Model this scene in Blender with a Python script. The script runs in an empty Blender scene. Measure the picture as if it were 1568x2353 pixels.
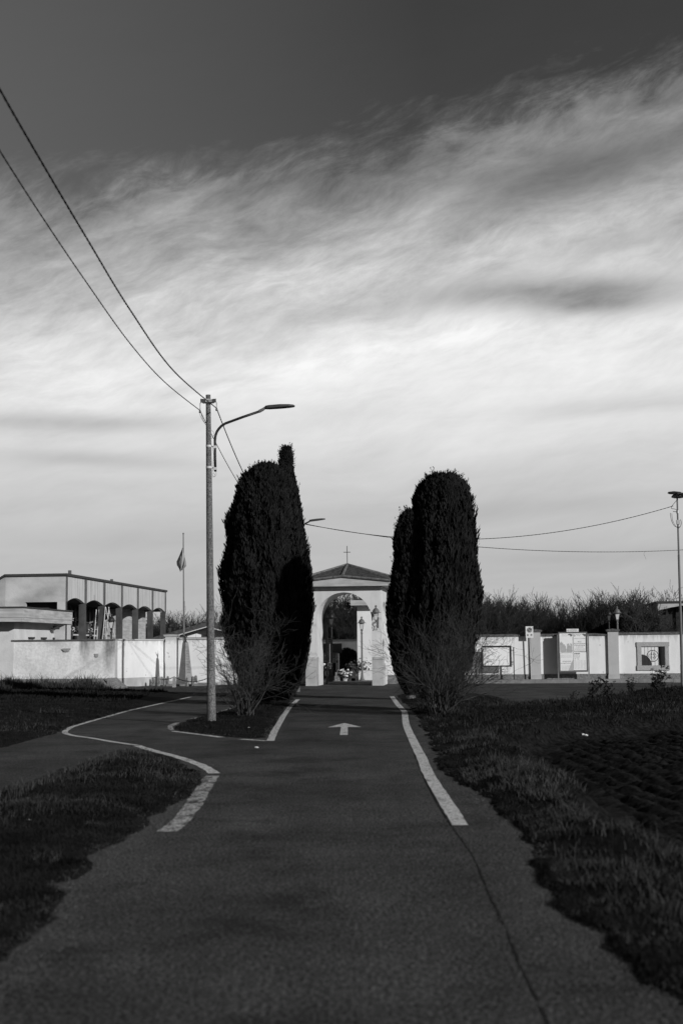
import bpy, math, random
import numpy as np
from mathutils import Vector, noise as mnoise
R = math.radians
random.seed(7); rng = np.random.default_rng(7)
S = bpy.context.scene; COL = S.collection

# ------------------------------------------------------------ camera (50 mm lens, slight upward pitch, slight roll)
CAMZ = 1.65; F = 3267.0; CX, CY = 784.0, 1176.0
PITCH = math.atan((1493-1176)/F); ROLL = R(0.5)
fw = Vector((0, math.cos(PITCH), math.sin(PITCH))); up0 = Vector((0, -math.sin(PITCH), math.cos(PITCH))); X0 = Vector((1,0,0))
rt = X0*math.cos(ROLL) - up0*math.sin(ROLL); upv = X0*math.sin(ROLL) + up0*math.cos(ROLL)
def ray(px, py): return fw*F + rt*(px-CX) - upv*(py-CY)
def G(px, py, z=0.0):
    d = ray(px, py); t = (z-CAMZ)/d.z; return Vector((d.x*t, d.y*t, z))
def PX(px, py, Y):
    d = ray(px, py); t = Y/d.y; return Vector((d.x*t, Y, CAMZ+d.z*t))
def HZ(px, py, Y): return PX(px, py, Y).z

# ------------------------------------------------------------ mesh builder (world coordinates)
class MB:
    def __init__(s): s.v = []; s.f = []
    def add(s, vs, fs):
        b = len(s.v); s.v += [tuple(p) for p in vs]; s.f += [tuple(i+b for i in f) for f in fs]; return s
    def hexa(s, p):   # 8 points: bottom 4 ccw, top 4 ccw
        return s.add(p, [(3,2,1,0),(4,5,6,7),(0,1,5,4),(1,2,6,5),(2,3,7,6),(3,0,4,7)])
    def box(s, c, sx, sy, sz, U=None, V=None):   # c = base centre
        U = U or Vector((1,0,0)); V = V or Vector((0,1,0)); c = Vector(c); Z = Vector((0,0,1))
        q = [c-U*sx/2-V*sy/2, c+U*sx/2-V*sy/2, c+U*sx/2+V*sy/2, c-U*sx/2+V*sy/2]
        return s.hexa(q+[p+Z*sz for p in q])
    def cbox(s, u0, u1, v0, v1, z0, z1):   # box in the cemetery frame
        q = [C(u0,v0,z0),C(u1,v0,z0),C(u1,v1,z0),C(u0,v1,z0)]
        return s.hexa(q+[p+Vector((0,0,z1-z0)) for p in q])
    def tube(s, pts, r, n=6, cap=True):
        pts = [Vector(p) for p in pts]; rr = r if isinstance(r, (list,tuple)) else [r]*len(pts)
        vs = []; prev = None
        for i, p in enumerate(pts):
            d = (pts[min(i+1,len(pts)-1)]-pts[max(i-1,0)]).normalized()
            a = Vector((0,0,1)) if abs(d.z) < .9 else Vector((1,0,0))
            if prev is not None: e1 = (prev - d*prev.dot(d)).normalized()
            else: e1 = d.cross(a).normalized()
            prev = e1; e2 = d.cross(e1)
            for k in range(n):
                t = 2*math.pi*k/n; vs.append(p+(e1*math.cos(t)+e2*math.sin(t))*rr[i])
        fs = []
        for i in range(len(pts)-1):
            for k in range(n):
                fs.append((i*n+k, i*n+(k+1)%n, (i+1)*n+(k+1)%n, (i+1)*n+k))
        if cap: fs.append(tuple(range(n))[::-1]); fs.append(tuple((len(pts)-1)*n+k for k in range(n)))
        return s.add(vs, fs)
    def lathe(s, c, prof, n=12, sq=False):   # prof: list of (r, z)
        c = Vector(c); vs = []; off = math.pi/4 if n == 4 else 0
        for r, z in prof:
            for k in range(n):
                t = 2*math.pi*k/n+off; vs.append(c+Vector((r*math.cos(t), r*math.sin(t), z)))
        fs = [(i*n+k, i*n+(k+1)%n, (i+1)*n+(k+1)%n, (i+1)*n+k) for i in range(len(prof)-1) for k in range(n)]
        fs.append(tuple(range(n))[::-1]); fs.append(tuple((len(prof)-1)*n+k for k in range(n)))
        return s.add(vs, fs)
    def prism(s, outline, d):   # outline list of Vector, extruded along vector d
        n = len(outline); o = [Vector(p) for p in outline]; d = Vector(d)
        return s.add(o+[p+d for p in o], [tuple(range(n))[::-1], tuple(range(n, 2*n))]+[(i,(i+1)%n,n+(i+1)%n,n+i) for i in range(n)])
    def blob(s, c, rx, ry, rz, n=8, m=6, jit=0.0):
        c = Vector(c); vs = []; 
        for i in range(1, m):
            t = math.pi*i/m
            for k in range(n):
                a = 2*math.pi*k/n; j = 1+random.uniform(-jit, jit)
                vs.append(c+Vector((rx*math.sin(t)*math.cos(a)*j, ry*math.sin(t)*math.sin(a)*j, -rz*math.cos(t)*j)))
        b = len(vs); vs += [c+Vector((0,0,-rz)), c+Vector((0,0,rz))]
        fs = [(i*n+k, i*n+(k+1)%n, (i+1)*n+(k+1)%n, (i+1)*n+k) for i in range(m-2) for k in range(n)]
        fs += [(b, (k+1)%n, k) for k in range(n)] + [(b+1, (m-2)*n+k, (m-2)*n+(k+1)%n) for k in range(n)]
        return s.add(vs, fs)
    def obj(s, name, m, parent=None, org=None, smooth=False):
        o0 = Vector(org) if org is not None else Vector((0,0,0))
        if parent is not None:
            p = parent; o0 = Vector((0,0,0))
            while p is not None: o0 += p.location; p = p.parent
        me = bpy.data.meshes.new(name); me.from_pydata([(a-o0.x, b-o0.y, c-o0.z) for a,b,c in s.v], [], s.f)
        me.materials.append(m); me.update()
        if smooth: me.polygons.foreach_set('use_smooth', [True]*len(me.polygons))
        o = bpy.data.objects.new(name, me); COL.objects.link(o)
        if parent is not None: o.parent = parent
        else: o.location = o0
        return o
def npmesh(name, V, Fc, m, org=(0,0,0), parent=None):   # V (n,3), Fc (k,3|4) numpy
    V = np.asarray(V, dtype=np.float32) - np.asarray(org, dtype=np.float32); Fc = np.asarray(Fc, dtype=np.int32); k = Fc.shape[1]
    me = bpy.data.meshes.new(name); me.vertices.add(len(V)); me.vertices.foreach_set('co', V.ravel())
    me.loops.add(Fc.size); me.loops.foreach_set('vertex_index', Fc.ravel()); me.polygons.add(len(Fc))
    me.polygons.foreach_set('loop_start', np.arange(0, Fc.size, k, dtype=np.int32))
    me.update(calc_edges=True); me.validate(); me.materials.append(m)
    o = bpy.data.objects.new(name, me); COL.objects.link(o)
    if parent is not None: o.parent = parent
    else: o.location = org
    return o
def tag(o, label=None, cat=None, group=None, kind=None):
    if label: o['label'] = label
    if cat: o['category'] = cat
    if group: o['group'] = group
    if kind: o['kind'] = kind
    return o
def thing(name, label, cat, loc, group=None):
    o = bpy.data.objects.new(name, None); o.empty_display_size = .3; COL.objects.link(o); o.location = Vector(loc)
    return tag(o, label, cat, group)
def copy_tree(o, parent=None):
    c = o.copy(); COL.objects.link(c)
    if parent is not None: c.parent = parent
    for ch in list(o.children): copy_tree(ch, c)
    return c
def dup(o, loc, label, group=None, rotz=0, sc=None):
    c = copy_tree(o); c.location = Vector(loc); c.rotation_euler = (0,0,rotz); c['label'] = label
    if group: c['group'] = group
    if sc: c.scale = (sc,sc,sc)
    return c

# ------------------------------------------------------------ cemetery frame
U = Vector((.9931, -.117, 0)); V = Vector((.117, .9931, 0)); O = G(791.2, 1575.0)
def C(u, v, z=0.0): return Vector((O.x+U.x*u+V.x*v, O.y+U.y*u+V.y*v, z))

# ------------------------------------------------------------ materials (monochrome, as the photograph)
def mat(name, v, var=.18, scale=3.0, rough=.9, bump=.25, bscale=60, metal=0, streak=0.0, sscale=(8,8,.6), speck=0.0, spscale=300, spec=.3, detail=6):
    m = bpy.data.materials.new(name); m.use_nodes = True; nt = m.node_tree; N = nt.nodes; L = nt.links
    b = N['Principled BSDF']; b.inputs['Roughness'].default_value = rough; b.inputs['Metallic'].default_value = metal
    b.inputs['Specular IOR Level'].default_value = spec
    tc = N.new('ShaderNodeTexCoord')
    n1 = N.new('ShaderNodeTexNoise'); n1.inputs['Scale'].default_value = scale; n1.inputs['Detail'].default_value = detail; n1.inputs['Roughness'].default_value = .65
    L.new(tc.outputs['Object'], n1.inputs['Vector'])
    mr = N.new('ShaderNodeMapRange'); mr.inputs[1].default_value = .28; mr.inputs[2].default_value = .72
    mr.inputs[3].default_value = v*(1-var); mr.inputs[4].default_value = v*(1+var); L.new(n1.outputs[0], mr.inputs[0])
    out = mr.outputs[0]
    def mulby(sock, lo, hi, a, bb):
        nonlocal out
        q = N.new('ShaderNodeMapRange'); q.inputs[1].default_value = a; q.inputs[2].default_value = bb; q.inputs[3].default_value = lo; q.inputs[4].default_value = hi
        L.new(sock, q.inputs[0]); mm = N.new('ShaderNodeMath'); mm.operation = 'MULTIPLY'; L.new(out, mm.inputs[0]); L.new(q.outputs[0], mm.inputs[1]); out = mm.outputs[0]
    if streak:
        mp = N.new('ShaderNodeMapping'); mp.inputs['Scale'].default_value = sscale; L.new(tc.outputs['Object'], mp.inputs[0])
        n2 = N.new('ShaderNodeTexNoise'); n2.inputs['Scale'].default_value = 1; n2.inputs['Detail'].default_value = 5; L.new(mp.outputs[0], n2.inputs['Vector'])
        mulby(n2.outputs[0], 1-streak, 1.0, .35, .62)
    if speck:
        n3 = N.new('ShaderNodeTexNoise'); n3.inputs['Scale'].default_value = spscale; n3.inputs['Detail'].default_value = 3; L.new(tc.outputs['Object'], n3.inputs['Vector'])
        mulby(n3.outputs[0], 1-speck, 1+speck, .35, .65)
    L.new(out, b.inputs['Base Color'])
    if bump:
        n4 = N.new('ShaderNodeTexNoise'); n4.inputs['Scale'].default_value = bscale; n4.inputs['Detail'].default_value = 5; L.new(tc.outputs['Object'], n4.inputs['Vector'])
        bp = N.new('ShaderNodeBump'); bp.inputs['Strength'].default_value = bump; bp.inputs['Distance'].default_value = .02
        L.new(n4.outputs[0], bp.inputs['Height']); L.new(bp.outputs[0], b.inputs['Normal'])
    return m
M = {}
def asphaltmat(name,v):
    m = mat(name, v, var=.22, scale=.5, spec=.04, rough=.8, bump=.7, bscale=45, speck=.75, spscale=38, detail=8, streak=.22, sscale=(1.3,.16,1))
    nt=m.node_tree; N=nt.nodes; L=nt.links; b=N['Principled BSDF']; src=b.inputs['Base Color'].links[0].from_socket; tc=[n for n in N if n.type=='TEX_COORD'][0]
    def mul(sock):
        nonlocal src
        q=N.new('ShaderNodeMath'); q.operation='MULTIPLY'; L.new(src,q.inputs[0]); L.new(sock,q.inputs[1]); src=q.outputs[0]
    # bright and dark stones in the binder
    vo=N.new('ShaderNodeTexVoronoi'); vo.inputs['Scale'].default_value=75; L.new(tc.outputs['Object'],vo.inputs['Vector']); sp=N.new('ShaderNodeSeparateColor'); L.new(vo.outputs['Color'],sp.inputs[0])
    r=N.new('ShaderNodeMapRange'); r.inputs[1].default_value=.0; r.inputs[2].default_value=1; r.inputs[3].default_value=.6; r.inputs[4].default_value=1.45; L.new(sp.outputs[0],r.inputs[0]); mul(r.outputs[0])
    # coarser mottling that still shows farther off, and dark oily patches
    for sc,lo,hi,a,c in ((9,.88,1.12,.36,.64),(.9,.58,1.08,.33,.50),(.33,.80,1.14,.4,.6),(2.3,.8,1.05,.3,.42)):
        n=N.new('ShaderNodeTexNoise'); n.inputs['Scale'].default_value=sc; n.inputs['Detail'].default_value=6; n.inputs['Roughness'].default_value=.7; L.new(tc.outputs['Object'],n.inputs['Vector'])
        r=N.new('ShaderNodeMapRange'); r.inputs[1].default_value=a; r.inputs[2].default_value=c; r.inputs[3].default_value=lo; r.inputs[4].default_value=hi; L.new(n.outputs[0],r.inputs[0]); mul(r.outputs[0])
    for scl,lo,hi in (((60,9,1),.82,1.2),((120,18,1),.7,1.35)):
        mp=N.new('ShaderNodeMapping'); mp.inputs['Scale'].default_value=scl; L.new(tc.outputs['Object'],mp.inputs[0]); n=N.new('ShaderNodeTexNoise'); n.inputs['Scale'].default_value=1; n.inputs['Detail'].default_value=3; L.new(mp.outputs[0],n.inputs['Vector'])
        r=N.new('ShaderNodeMapRange'); r.inputs[1].default_value=.3; r.inputs[2].default_value=.7; r.inputs[3].default_value=lo; r.inputs[4].default_value=hi; L.new(n.outputs[0],r.inputs[0]); mul(r.outputs[0])
    L.new(src,b.inputs['Base Color']); return m
M['asphalt'] = asphaltmat('asphalt', .070)
def paintmat(name,v,lo,hi):
    m=mat(name,v,var=.16,scale=5,bump=.5,bscale=60,speck=.3,spscale=40,spec=.2); nt=m.node_tree; N=nt.nodes; L=nt.links; b=N['Principled BSDF']; src=b.inputs['Base Color'].links[0].from_socket; tc=[n for n in N if n.type=='TEX_COORD'][0]; out=src
    for scl,dt in (((26,9,1),6),((7,3,1),7)):
        mp=N.new('ShaderNodeMapping'); mp.inputs['Scale'].default_value=scl; L.new(tc.outputs['Object'],mp.inputs[0]); n=N.new('ShaderNodeTexNoise'); n.inputs['Scale'].default_value=1; n.inputs['Detail'].default_value=dt; n.inputs['Roughness'].default_value=.75; L.new(mp.outputs[0],n.inputs['Vector'])
        r=N.new('ShaderNodeMapRange'); r.inputs[1].default_value=lo; r.inputs[2].default_value=hi; r.inputs[3].default_value=.10; r.inputs[4].default_value=1; L.new(n.outputs[0],r.inputs[0]); q=N.new('ShaderNodeMath'); q.operation='MULTIPLY'; L.new(out,q.inputs[0]); L.new(r.outputs[0],q.inputs[1]); out=q.outputs[0]
    L.new(out,b.inputs['Base Color']); return m
M['seam'] = mat('tar_seam', .018, spec=.05, rough=.8, bump=.3)
M['patch'] = mat('asphalt_patch', .055, var=.15, scale=.8, bump=.8, bscale=55, speck=.5, spscale=60)
M['paint'] = mat('road_paint', .62, var=.25, scale=6, speck=.35, spscale=45, bump=.4, bscale=60)
M['wornpaint'] = mat('worn_paint', .42, var=.4, scale=9, speck=.5, spscale=30, bump=.4, bscale=60)
M['paint'] = paintmat('road_paint', .66, .33, .46); M['wornpaint'] = paintmat('worn_paint', .55, .38, .53)
M['pebble'] = mat('pebbles', .09, var=.7, scale=30, bump=0, spec=.1)
M['soil'] = mat('soil', .011, spec=.04, var=.7, scale=2.2, bump=.9, bscale=14, speck=.5, spscale=30)
M['field'] = mat('ploughed_soil', .011, spec=.04, var=.6, scale=3, bump=1, bscale=9, speck=.6, spscale=14)
M['grass'] = mat('grass_blade', .013, spec=.05, var=.8, scale=1.3, rough=.7, bump=0)
M['drygrass'] = mat('dry_grass', .048, spec=.05, var=.5, scale=3, rough=.8, bump=0)
M['cypress'] = mat('cypress_foliage', .014, var=.6, scale=2.6, spec=.08, rough=.75, bump=0, detail=3)
M['bark'] = mat('bark', .11, var=.4, scale=12, bump=.6, bscale=40)
M['twig'] = mat('shrub_twig', .048, spec=.1, var=.6, scale=5, rough=.75, bump=0)
M['wood'] = mat('woodland_twig', .030, spec=.1, var=.55, scale=.35, rough=.8, bump=0)
M['treebark'] = mat('bare_tree_bark', .04, var=.4, scale=4, rough=.8, bump=0)
M['plaster'] = mat('white_plaster', .76, var=.06, scale=1.2, bump=.25, bscale=25, streak=.08, sscale=(1.5,1.5,.6), detail=8)
M['whitewall'] = mat('white_wall', .76, var=.05, scale=1.4, bump=.3, bscale=25, streak=.07, sscale=(2.5,2.5,.5), detail=8)
def weather(m, top, amt):   # run-off streaks below the coping and splashed dirt at the foot
    nt=m.node_tree; N=nt.nodes; L=nt.links; b=N['Principled BSDF']; src=b.inputs['Base Color'].links[0].from_socket
    ge=N.new('ShaderNodeNewGeometry'); sx=N.new('ShaderNodeSeparateXYZ'); L.new(ge.outputs['Position'],sx.inputs[0])
    def M2(op,a,c=None,cl=False):
        n=N.new('ShaderNodeMath'); n.operation=op; n.use_clamp=cl
        for i,v in enumerate((a,c)):
            if v is None: continue
            if isinstance(v,(int,float)): n.inputs[i].default_value=v
            else: L.new(v,n.inputs[i])
        return n.outputs[0]
    cb=N.new('ShaderNodeCombineXYZ'); L.new(M2('MULTIPLY',sx.outputs[0],5.5),cb.inputs[0]); L.new(M2('MULTIPLY',sx.outputs[2],.5),cb.inputs[2]); n=N.new('ShaderNodeTexNoise'); n.inputs['Scale'].default_value=1; n.inputs['Detail'].default_value=6; n.inputs['Roughness'].default_value=.7; L.new(cb.outputs[0],n.inputs['Vector'])
    dz=M2('SUBTRACT',top,sx.outputs[2]); ln=M2('MULTIPLY',M2('SUBTRACT',n.outputs[0],.42,True),2.6); k=M2('SUBTRACT',1,M2('DIVIDE',dz,M2('ADD',ln,.02)),True)
    n2=N.new('ShaderNodeTexNoise'); n2.inputs['Scale'].default_value=4; n2.inputs['Detail'].default_value=8; L.new(ge.outputs['Position'],n2.inputs['Vector'])
    k2=M2('MULTIPLY',M2('SUBTRACT',1,M2('DIVIDE',sx.outputs[2],1.0),True),M2('SUBTRACT',n2.outputs[0],.3,True)); 
    r=N.new('ShaderNodeMapRange'); r.inputs[1].default_value=.66; r.inputs[2].default_value=.70; r.inputs[3].default_value=0; r.inputs[4].default_value=.35; n3=N.new('ShaderNodeTexNoise'); n3.inputs['Scale'].default_value=3.3; n3.inputs['Detail'].default_value=6; n3.inputs['Roughness'].default_value=.6; L.new(ge.outputs['Position'],n3.inputs['Vector']); L.new(n3.outputs[0],r.inputs[0])
    t=M2('SUBTRACT',1,M2('ADD',M2('ADD',M2('MULTIPLY',k,amt),M2('MULTIPLY',k2,amt*.9)),r.outputs[0]),True); o=M2('MULTIPLY',src,t); L.new(o,b.inputs['Base Color'])
weather(M['whitewall'],2.26,.34)
M['pave'] = mat('pavilion_plaster', .63, var=.09, scale=1.1, bump=.35, bscale=30, streak=.12, sscale=(3,3,.4))
M['pavbase'] = mat('pavilion_base', .47, var=.16, scale=1.6, bump=.35, bscale=30, streak=.25, sscale=(2,2,1))
M['pier'] = mat('grey_pier', .43, var=.08, scale=2, bump=.3, bscale=30)
M['plinth'] = mat('stone_plinth', .17, var=.4, scale=5, bump=.8, bscale=20, speck=.4, spscale=25)
M['coping'] = mat('dark_coping', .11, var=.45, scale=5, bump=.8, bscale=15, speck=.4, spscale=18)
M['tile'] = mat('roof_tile', .065, var=.6, scale=7, bump=.4, bscale=15)
M['ridge'] = mat('ridge_tile', .13, var=.5, scale=6, bump=.4)
M['fascia'] = mat('board_fascia', .46, var=.14, scale=1.2, bump=.3, bscale=20, streak=.3, sscale=(1,1,9))
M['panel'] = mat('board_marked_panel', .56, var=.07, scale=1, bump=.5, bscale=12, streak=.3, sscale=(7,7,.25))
M['pillar'] = mat('dark_concrete_pillar', .13, var=.3, scale=2, bump=.5, bscale=15, streak=.3, sscale=(2,2,.5))
M['roofedge'] = mat('roof_edge', .05, var=.2, bump=.1)
M['agedcap'] = mat('aged_coping', .09, var=.4, scale=4, bump=.5)
M['concrete'] = mat('pole_concrete', .14, var=.2, scale=5, bump=1, bscale=60, speck=.6, spscale=38)
M['granite'] = mat('granite', .26, var=.15, scale=4, bump=.5, bscale=60, speck=.4, spscale=60)
M['frame'] = mat('stone_frame', .36, var=.12, scale=4, bump=.4, bscale=40, speck=.2, spscale=40)
M['kerb'] = mat('kerb_stone', .20, var=.3, scale=2.2, bump=.5, bscale=25, speck=.2, spscale=40)
M['iron'] = mat('black_iron_and_pillar_shade', .015, var=.2, rough=.5, bump=.1)
M['lampgrey'] = mat('lamp_grey', .13, var=.15, rough=.5, bump=.05)
M['galv'] = mat('galvanised_steel', .32, var=.25, rough=.42, metal=.7, bump=.05)
M['darkmetal'] = mat('dark_metal', .04, var=.2, rough=.45, metal=.3, bump=.05)
M['headgrey'] = mat('lamp_head_grey', .06, var=.1, rough=.4, bump=0)
M['cable'] = mat('cable', .012, var=.1, rough=.6, bump=0)
M['glassdark'] = mat('smoky_glass', .06, var=.1, rough=.25, bump=0, spec=.5)
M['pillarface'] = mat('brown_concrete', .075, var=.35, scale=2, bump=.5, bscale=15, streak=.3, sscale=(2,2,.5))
M['glasspane'] = mat('milky_glass', .55, var=.05, rough=.25, bump=0, spec=.5)
M['alu'] = mat('aluminium', .55, var=.08, rough=.4, bump=0)
M['paper'] = mat('poster_paper', .80, var=.05, scale=6, bump=.1)
M['papergrey'] = mat('torn_paper', .42, var=.2, scale=9, bump=.1)
M['ink'] = mat('poster_ink', .13, var=.2, bump=0)
M['inkgrey'] = mat('faded_ink', .42, var=.2, bump=0)
M['signwhite'] = mat('sign_white', .72, var=.03, rough=.5, bump=0)
M['signdark'] = mat('sign_dark', .05, var=.05, rough=.5, bump=0)
M['boardwhite'] = mat('board_white', .82, var=.03, rough=.6, bump=0)
M['backwall'] = mat('back_wall_shaded', .10, var=.3, scale=1.2, bump=.4, bscale=20)  # albedo darkened for shade on the rear wall; niche frames and canopy share it
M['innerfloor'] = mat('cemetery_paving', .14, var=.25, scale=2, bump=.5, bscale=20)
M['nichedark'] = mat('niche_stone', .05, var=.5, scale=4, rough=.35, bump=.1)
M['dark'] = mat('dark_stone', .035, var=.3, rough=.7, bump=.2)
M['marble'] = mat('pale_marble', .6, var=.15, scale=6, rough=.5, bump=.1)
M['flower'] = mat('petals', .70, var=.3, scale=20, bump=0)
M['flowerdark'] = mat('dark_petals', .06, var=.6, scale=15, bump=0)
M['leaf'] = mat('dark_leaves', .035, var=.5, scale=6, bump=0)
M['flagdark'] = mat('flag_dark', .07, var=.15, bump=0)
M['flagmid'] = mat('flag_mid', .30, var=.1, bump=0)
M['flaglight'] = mat('flag_light', .22, var=.1, bump=0)
# ------------------------------------------------------------ outlines on the ground
def GP(l): return [(p.x, p.y) for p in (G(*q) for q in l)]
asph = [(1.66,-6)] + GP([(1568,2300),(1470,2262),(1440,2218),(1380,2150),(1300,2105),(1260,2050),(1225,2005),(1178,1914),(1147,1868),(1120,1833),(1035,1787),(1005,1751),(985,1715),(974,1680),(958,1650),(941,1630),(922,1612),(908,1597),(935,1590),(1050,1587),(1137,1599),(1178,1613),(1208,1617),(1279,1618),(1330,1611),(1406,1603),(1482,1590),(1568,1586),(1700,1584)]) + [(38,54),(40,66)] \
     + [(C(20,3,0).x,C(20,3,0).y),(C(-10,4.2,0).x,C(-10,4.2,0).y)] + GP([(262,1581),(268,1585),(400,1591),(437,1600),(297,1631),(211,1655),(162,1669),(144,1681),(80,1700),(0,1722)]) \
     + [(-5.85,14),(-5.9,-6),(-4.1,-6),(-4.05,10)] + GP([(0,1825),(95,1785),(180,1757),(255,1729),(320,1719),(400,1745),(450,1768),(466,1790),(428,1833),(400,1853),(360,1873),(298,1921),(243,1955),(210,1988),(188,2020),(150,2062),(150,2110),(90,2150),(20,2212)]) + [(-1.86,-6)]
island = GP([(393,1672),(400,1679),(472,1687),(531,1694),(585,1697),(612,1694),(622,1680),(634,1660),(646,1643),(661,1622),(680,1605),(688,1595),(640,1593),(590,1602),(536,1626),(477,1642),(442,1650),(410,1660)])
field = [(x-.45*(y<40),y) for x,y in GP([(1203,1690),(1209,1706),(1254,1746),(1305,1772),(1371,1822),(1426,1868),(1482,1909),(1568,1960)])] + [(4.6,5),(7.5,-6),(60,-6),(60,26)] + GP([(1568,1645),(1447,1649),(1381,1658),(1279,1662),(1225,1670),(1195,1680)])
def inpoly(P, poly):
    x, y = P[:,0], P[:,1]; ins = np.zeros(len(P), bool); n = len(poly)
    for i in range(n):
        x1,y1 = poly[i]; x2,y2 = poly[(i+1)%n]
        if y1 == y2: continue
        c = ((y1 > y) != (y2 > y)) & (x < (x2-x1)*(y-y1)/(y2-y1)+x1); ins ^= c
    return ins
def sdf(P, poly):   # negative inside
    d = np.full(len(P), 1e9); n = len(poly)
    for i in range(n):
        a = np.array(poly[i]); b = np.array(poly[(i+1)%n]); ab = b-a; t = np.clip(((P-a)@ab)/max(ab@ab,1e-9), 0, 1)
        d = np.minimum(d, np.hypot(*(P-(a+t[:,None]*ab)).T))
    return np.where(inpoly(P, poly), -d, d)
def vnoise(P, s, seed=0):   # smooth value noise, vectorised
    q = P*s+seed*17.3; i = np.floor(q).astype(int); f = q-i; f = f*f*(3-2*f)
    def h(a, b):
        n = np.sin(a*127.1+b*311.7+seed*7.7)*43758.5453; return n-np.floor(n)
    a,b = i[:,0], i[:,1]; return (h(a,b)*(1-f[:,0])+h(a+1,b)*f[:,0])*(1-f[:,1])+(h(a,b+1)*(1-f[:,0])+h(a+1,b+1)*f[:,0])*f[:,1]
def gfields(P):
    wob = (vnoise(P,2.2,1)-.5)*.16+(vnoise(P,6,2)-.5)*.05+(vnoise(P,.6,5)-.5)*.14
    sa = sdf(P, asph)+wob; si = sdf(P, island)+wob*.5; sg = np.maximum(sa, -si)   # distance outside asphalt (positive on grass)
    sf = sdf(P, field)+(vnoise(P,1.1,3)-.5)*.5
    return sg, sf
FN = np.array([.998,.06])
def gheight(P, sg, sf):
    h = -.03+.04*np.clip((sg+.04)/.14, 0, 1)+.035*np.clip(sg/.7,0,1)
    h += np.where(sg > 0, np.clip(sg/.8,0,1)*((vnoise(P,.8,4)-.3)*.09+(vnoise(P,3,6)-.5)*.035), 0)
    lip = np.exp(-((sf-.25)/.35)**2)*.05*(vnoise(P,1.7,8)+.3)*np.clip(sg*3,0,1)
    rows = .065*np.abs(np.sin((P@FN)*math.pi/.36+(vnoise(P,.5,12)-.5)*1.5))+(vnoise(P,4,9)-.5)*.05+(vnoise(P,9,10)-.5)*.07+(vnoise(P,13,14)-.5)*.06
    pit = -np.clip(-sf/.55, 0, 1)*.42+np.clip((-sf-.5)/.6,0,1)*rows
    # raised bank towards the car park
    bank = np.exp(-((P[:,0]-13.5)/5.5)**2-((P[:,1]-44)/6.5)**2)*.30*np.clip(sg*1.2,0,1)*np.clip(sf,0,1)
    return h+lip+pit+bank
def grid(x0,x1,y0,y1,st):
    xs = np.arange(x0,x1+st/2,st); ys = np.arange(y0,y1+st/2,st); X,Y = np.meshgrid(xs,ys); P = np.stack([X.ravel(),Y.ravel()],1)
    nx, ny = len(xs), len(ys); i = (np.arange(ny-1)[:,None]*nx+np.arange(nx-1)[None,:]).ravel()
    return P, np.stack([i,i+1,i+nx+1,i+nx],1)
# one ground sheet: fine grid near, coarse ring to the horizon joined in the same mesh
P1, F1 = grid(-20,30,-6,72,.2); sg1, sf1 = gfields(P1); z1 = gheight(P1, sg1, sf1)
z1 = np.where((sf1<-1.0)&(P1[:,0]<25)&(P1[:,1]<35)&(P1[:,0]>2), z1-.25, z1)
inner = np.hypot(np.maximum(np.maximum(-18-P1[:,0],P1[:,0]-28),0), np.maximum(P1[:,1]-70,0)); z1 = np.where(inner>0, -.04, z1)
Vt = [np.column_stack([P1, z1])]; Ft = [F1]; b = len(P1)
for (a0,a1,b0,b1) in ((-900,-20,-300,1500),(30,900,-300,1500),(-20,30,72,1500),(-20,30,-300,-6)):
    zz = -.04
    Vt.append(np.array([(a0,b0,zz),(a1,b0,zz),(a1,b1,zz),(a0,b1,zz)])); Ft.append(np.array([[b,b+1,b+2,b+3]])); b += 4
o = npmesh('ground', np.vstack(Vt), np.vstack(Ft), M['soil']); tag(o, kind='structure')
o.data.materials.append(M['field'])
cen = np.zeros(len(o.data.polygons), dtype=np.int32); fc = sf1[F1].mean(1) < -.1; cen[:len(F1)] = fc.astype(np.int32); o.data.polygons.foreach_set('material_index', cen)
Pf, Ff = grid(2.0,22,4,36,.07); sgf, sff = gfields(Pf); kf = sff[Ff].max(1) < -.35
zf_ = gheight(Pf, sgf, sff); Ff = Ff[kf]; us = np.unique(Ff); mp_ = np.zeros(len(Pf), int); mp_[us] = np.arange(len(us))
tag(npmesh('ploughed_field', np.column_stack([Pf,zf_])[us], mp_[Ff], M['field']), kind='structure')
# asphalt sheet (one surface running under the grass edges)
from mathutils.geometry import tessellate_polygon
def flat(name, poly, z, m, kind='structure', grow=0):
    pts = [Vector((x,y,z)) for x,y in poly]; tris = tessellate_polygon([pts])
    mb = MB(); mb.add(pts, [t if (pts[t[1]]-pts[t[0]]).cross(pts[t[2]]-pts[t[0]]).z > 0 else t[::-1] for t in tris]); o = mb.obj(name, m); tag(o, kind=kind); return o
sheet=[(-22,-6),(2.05,-6)]+[(x+.38,y) for x,y in asph[1:18]]+[(x,y-.5) for x,y in asph[18:31]]+asph[31:36]+[(-22,70)]
flat('road', sheet, 0, M['asphalt'])
pi = [C(-30,3.6),C(30,3.6),C(30,45),C(-30,45)]
flat('cemetery_paving', [(p.x,p.y) for p in pi], .008, M['innerfloor'])

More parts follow.
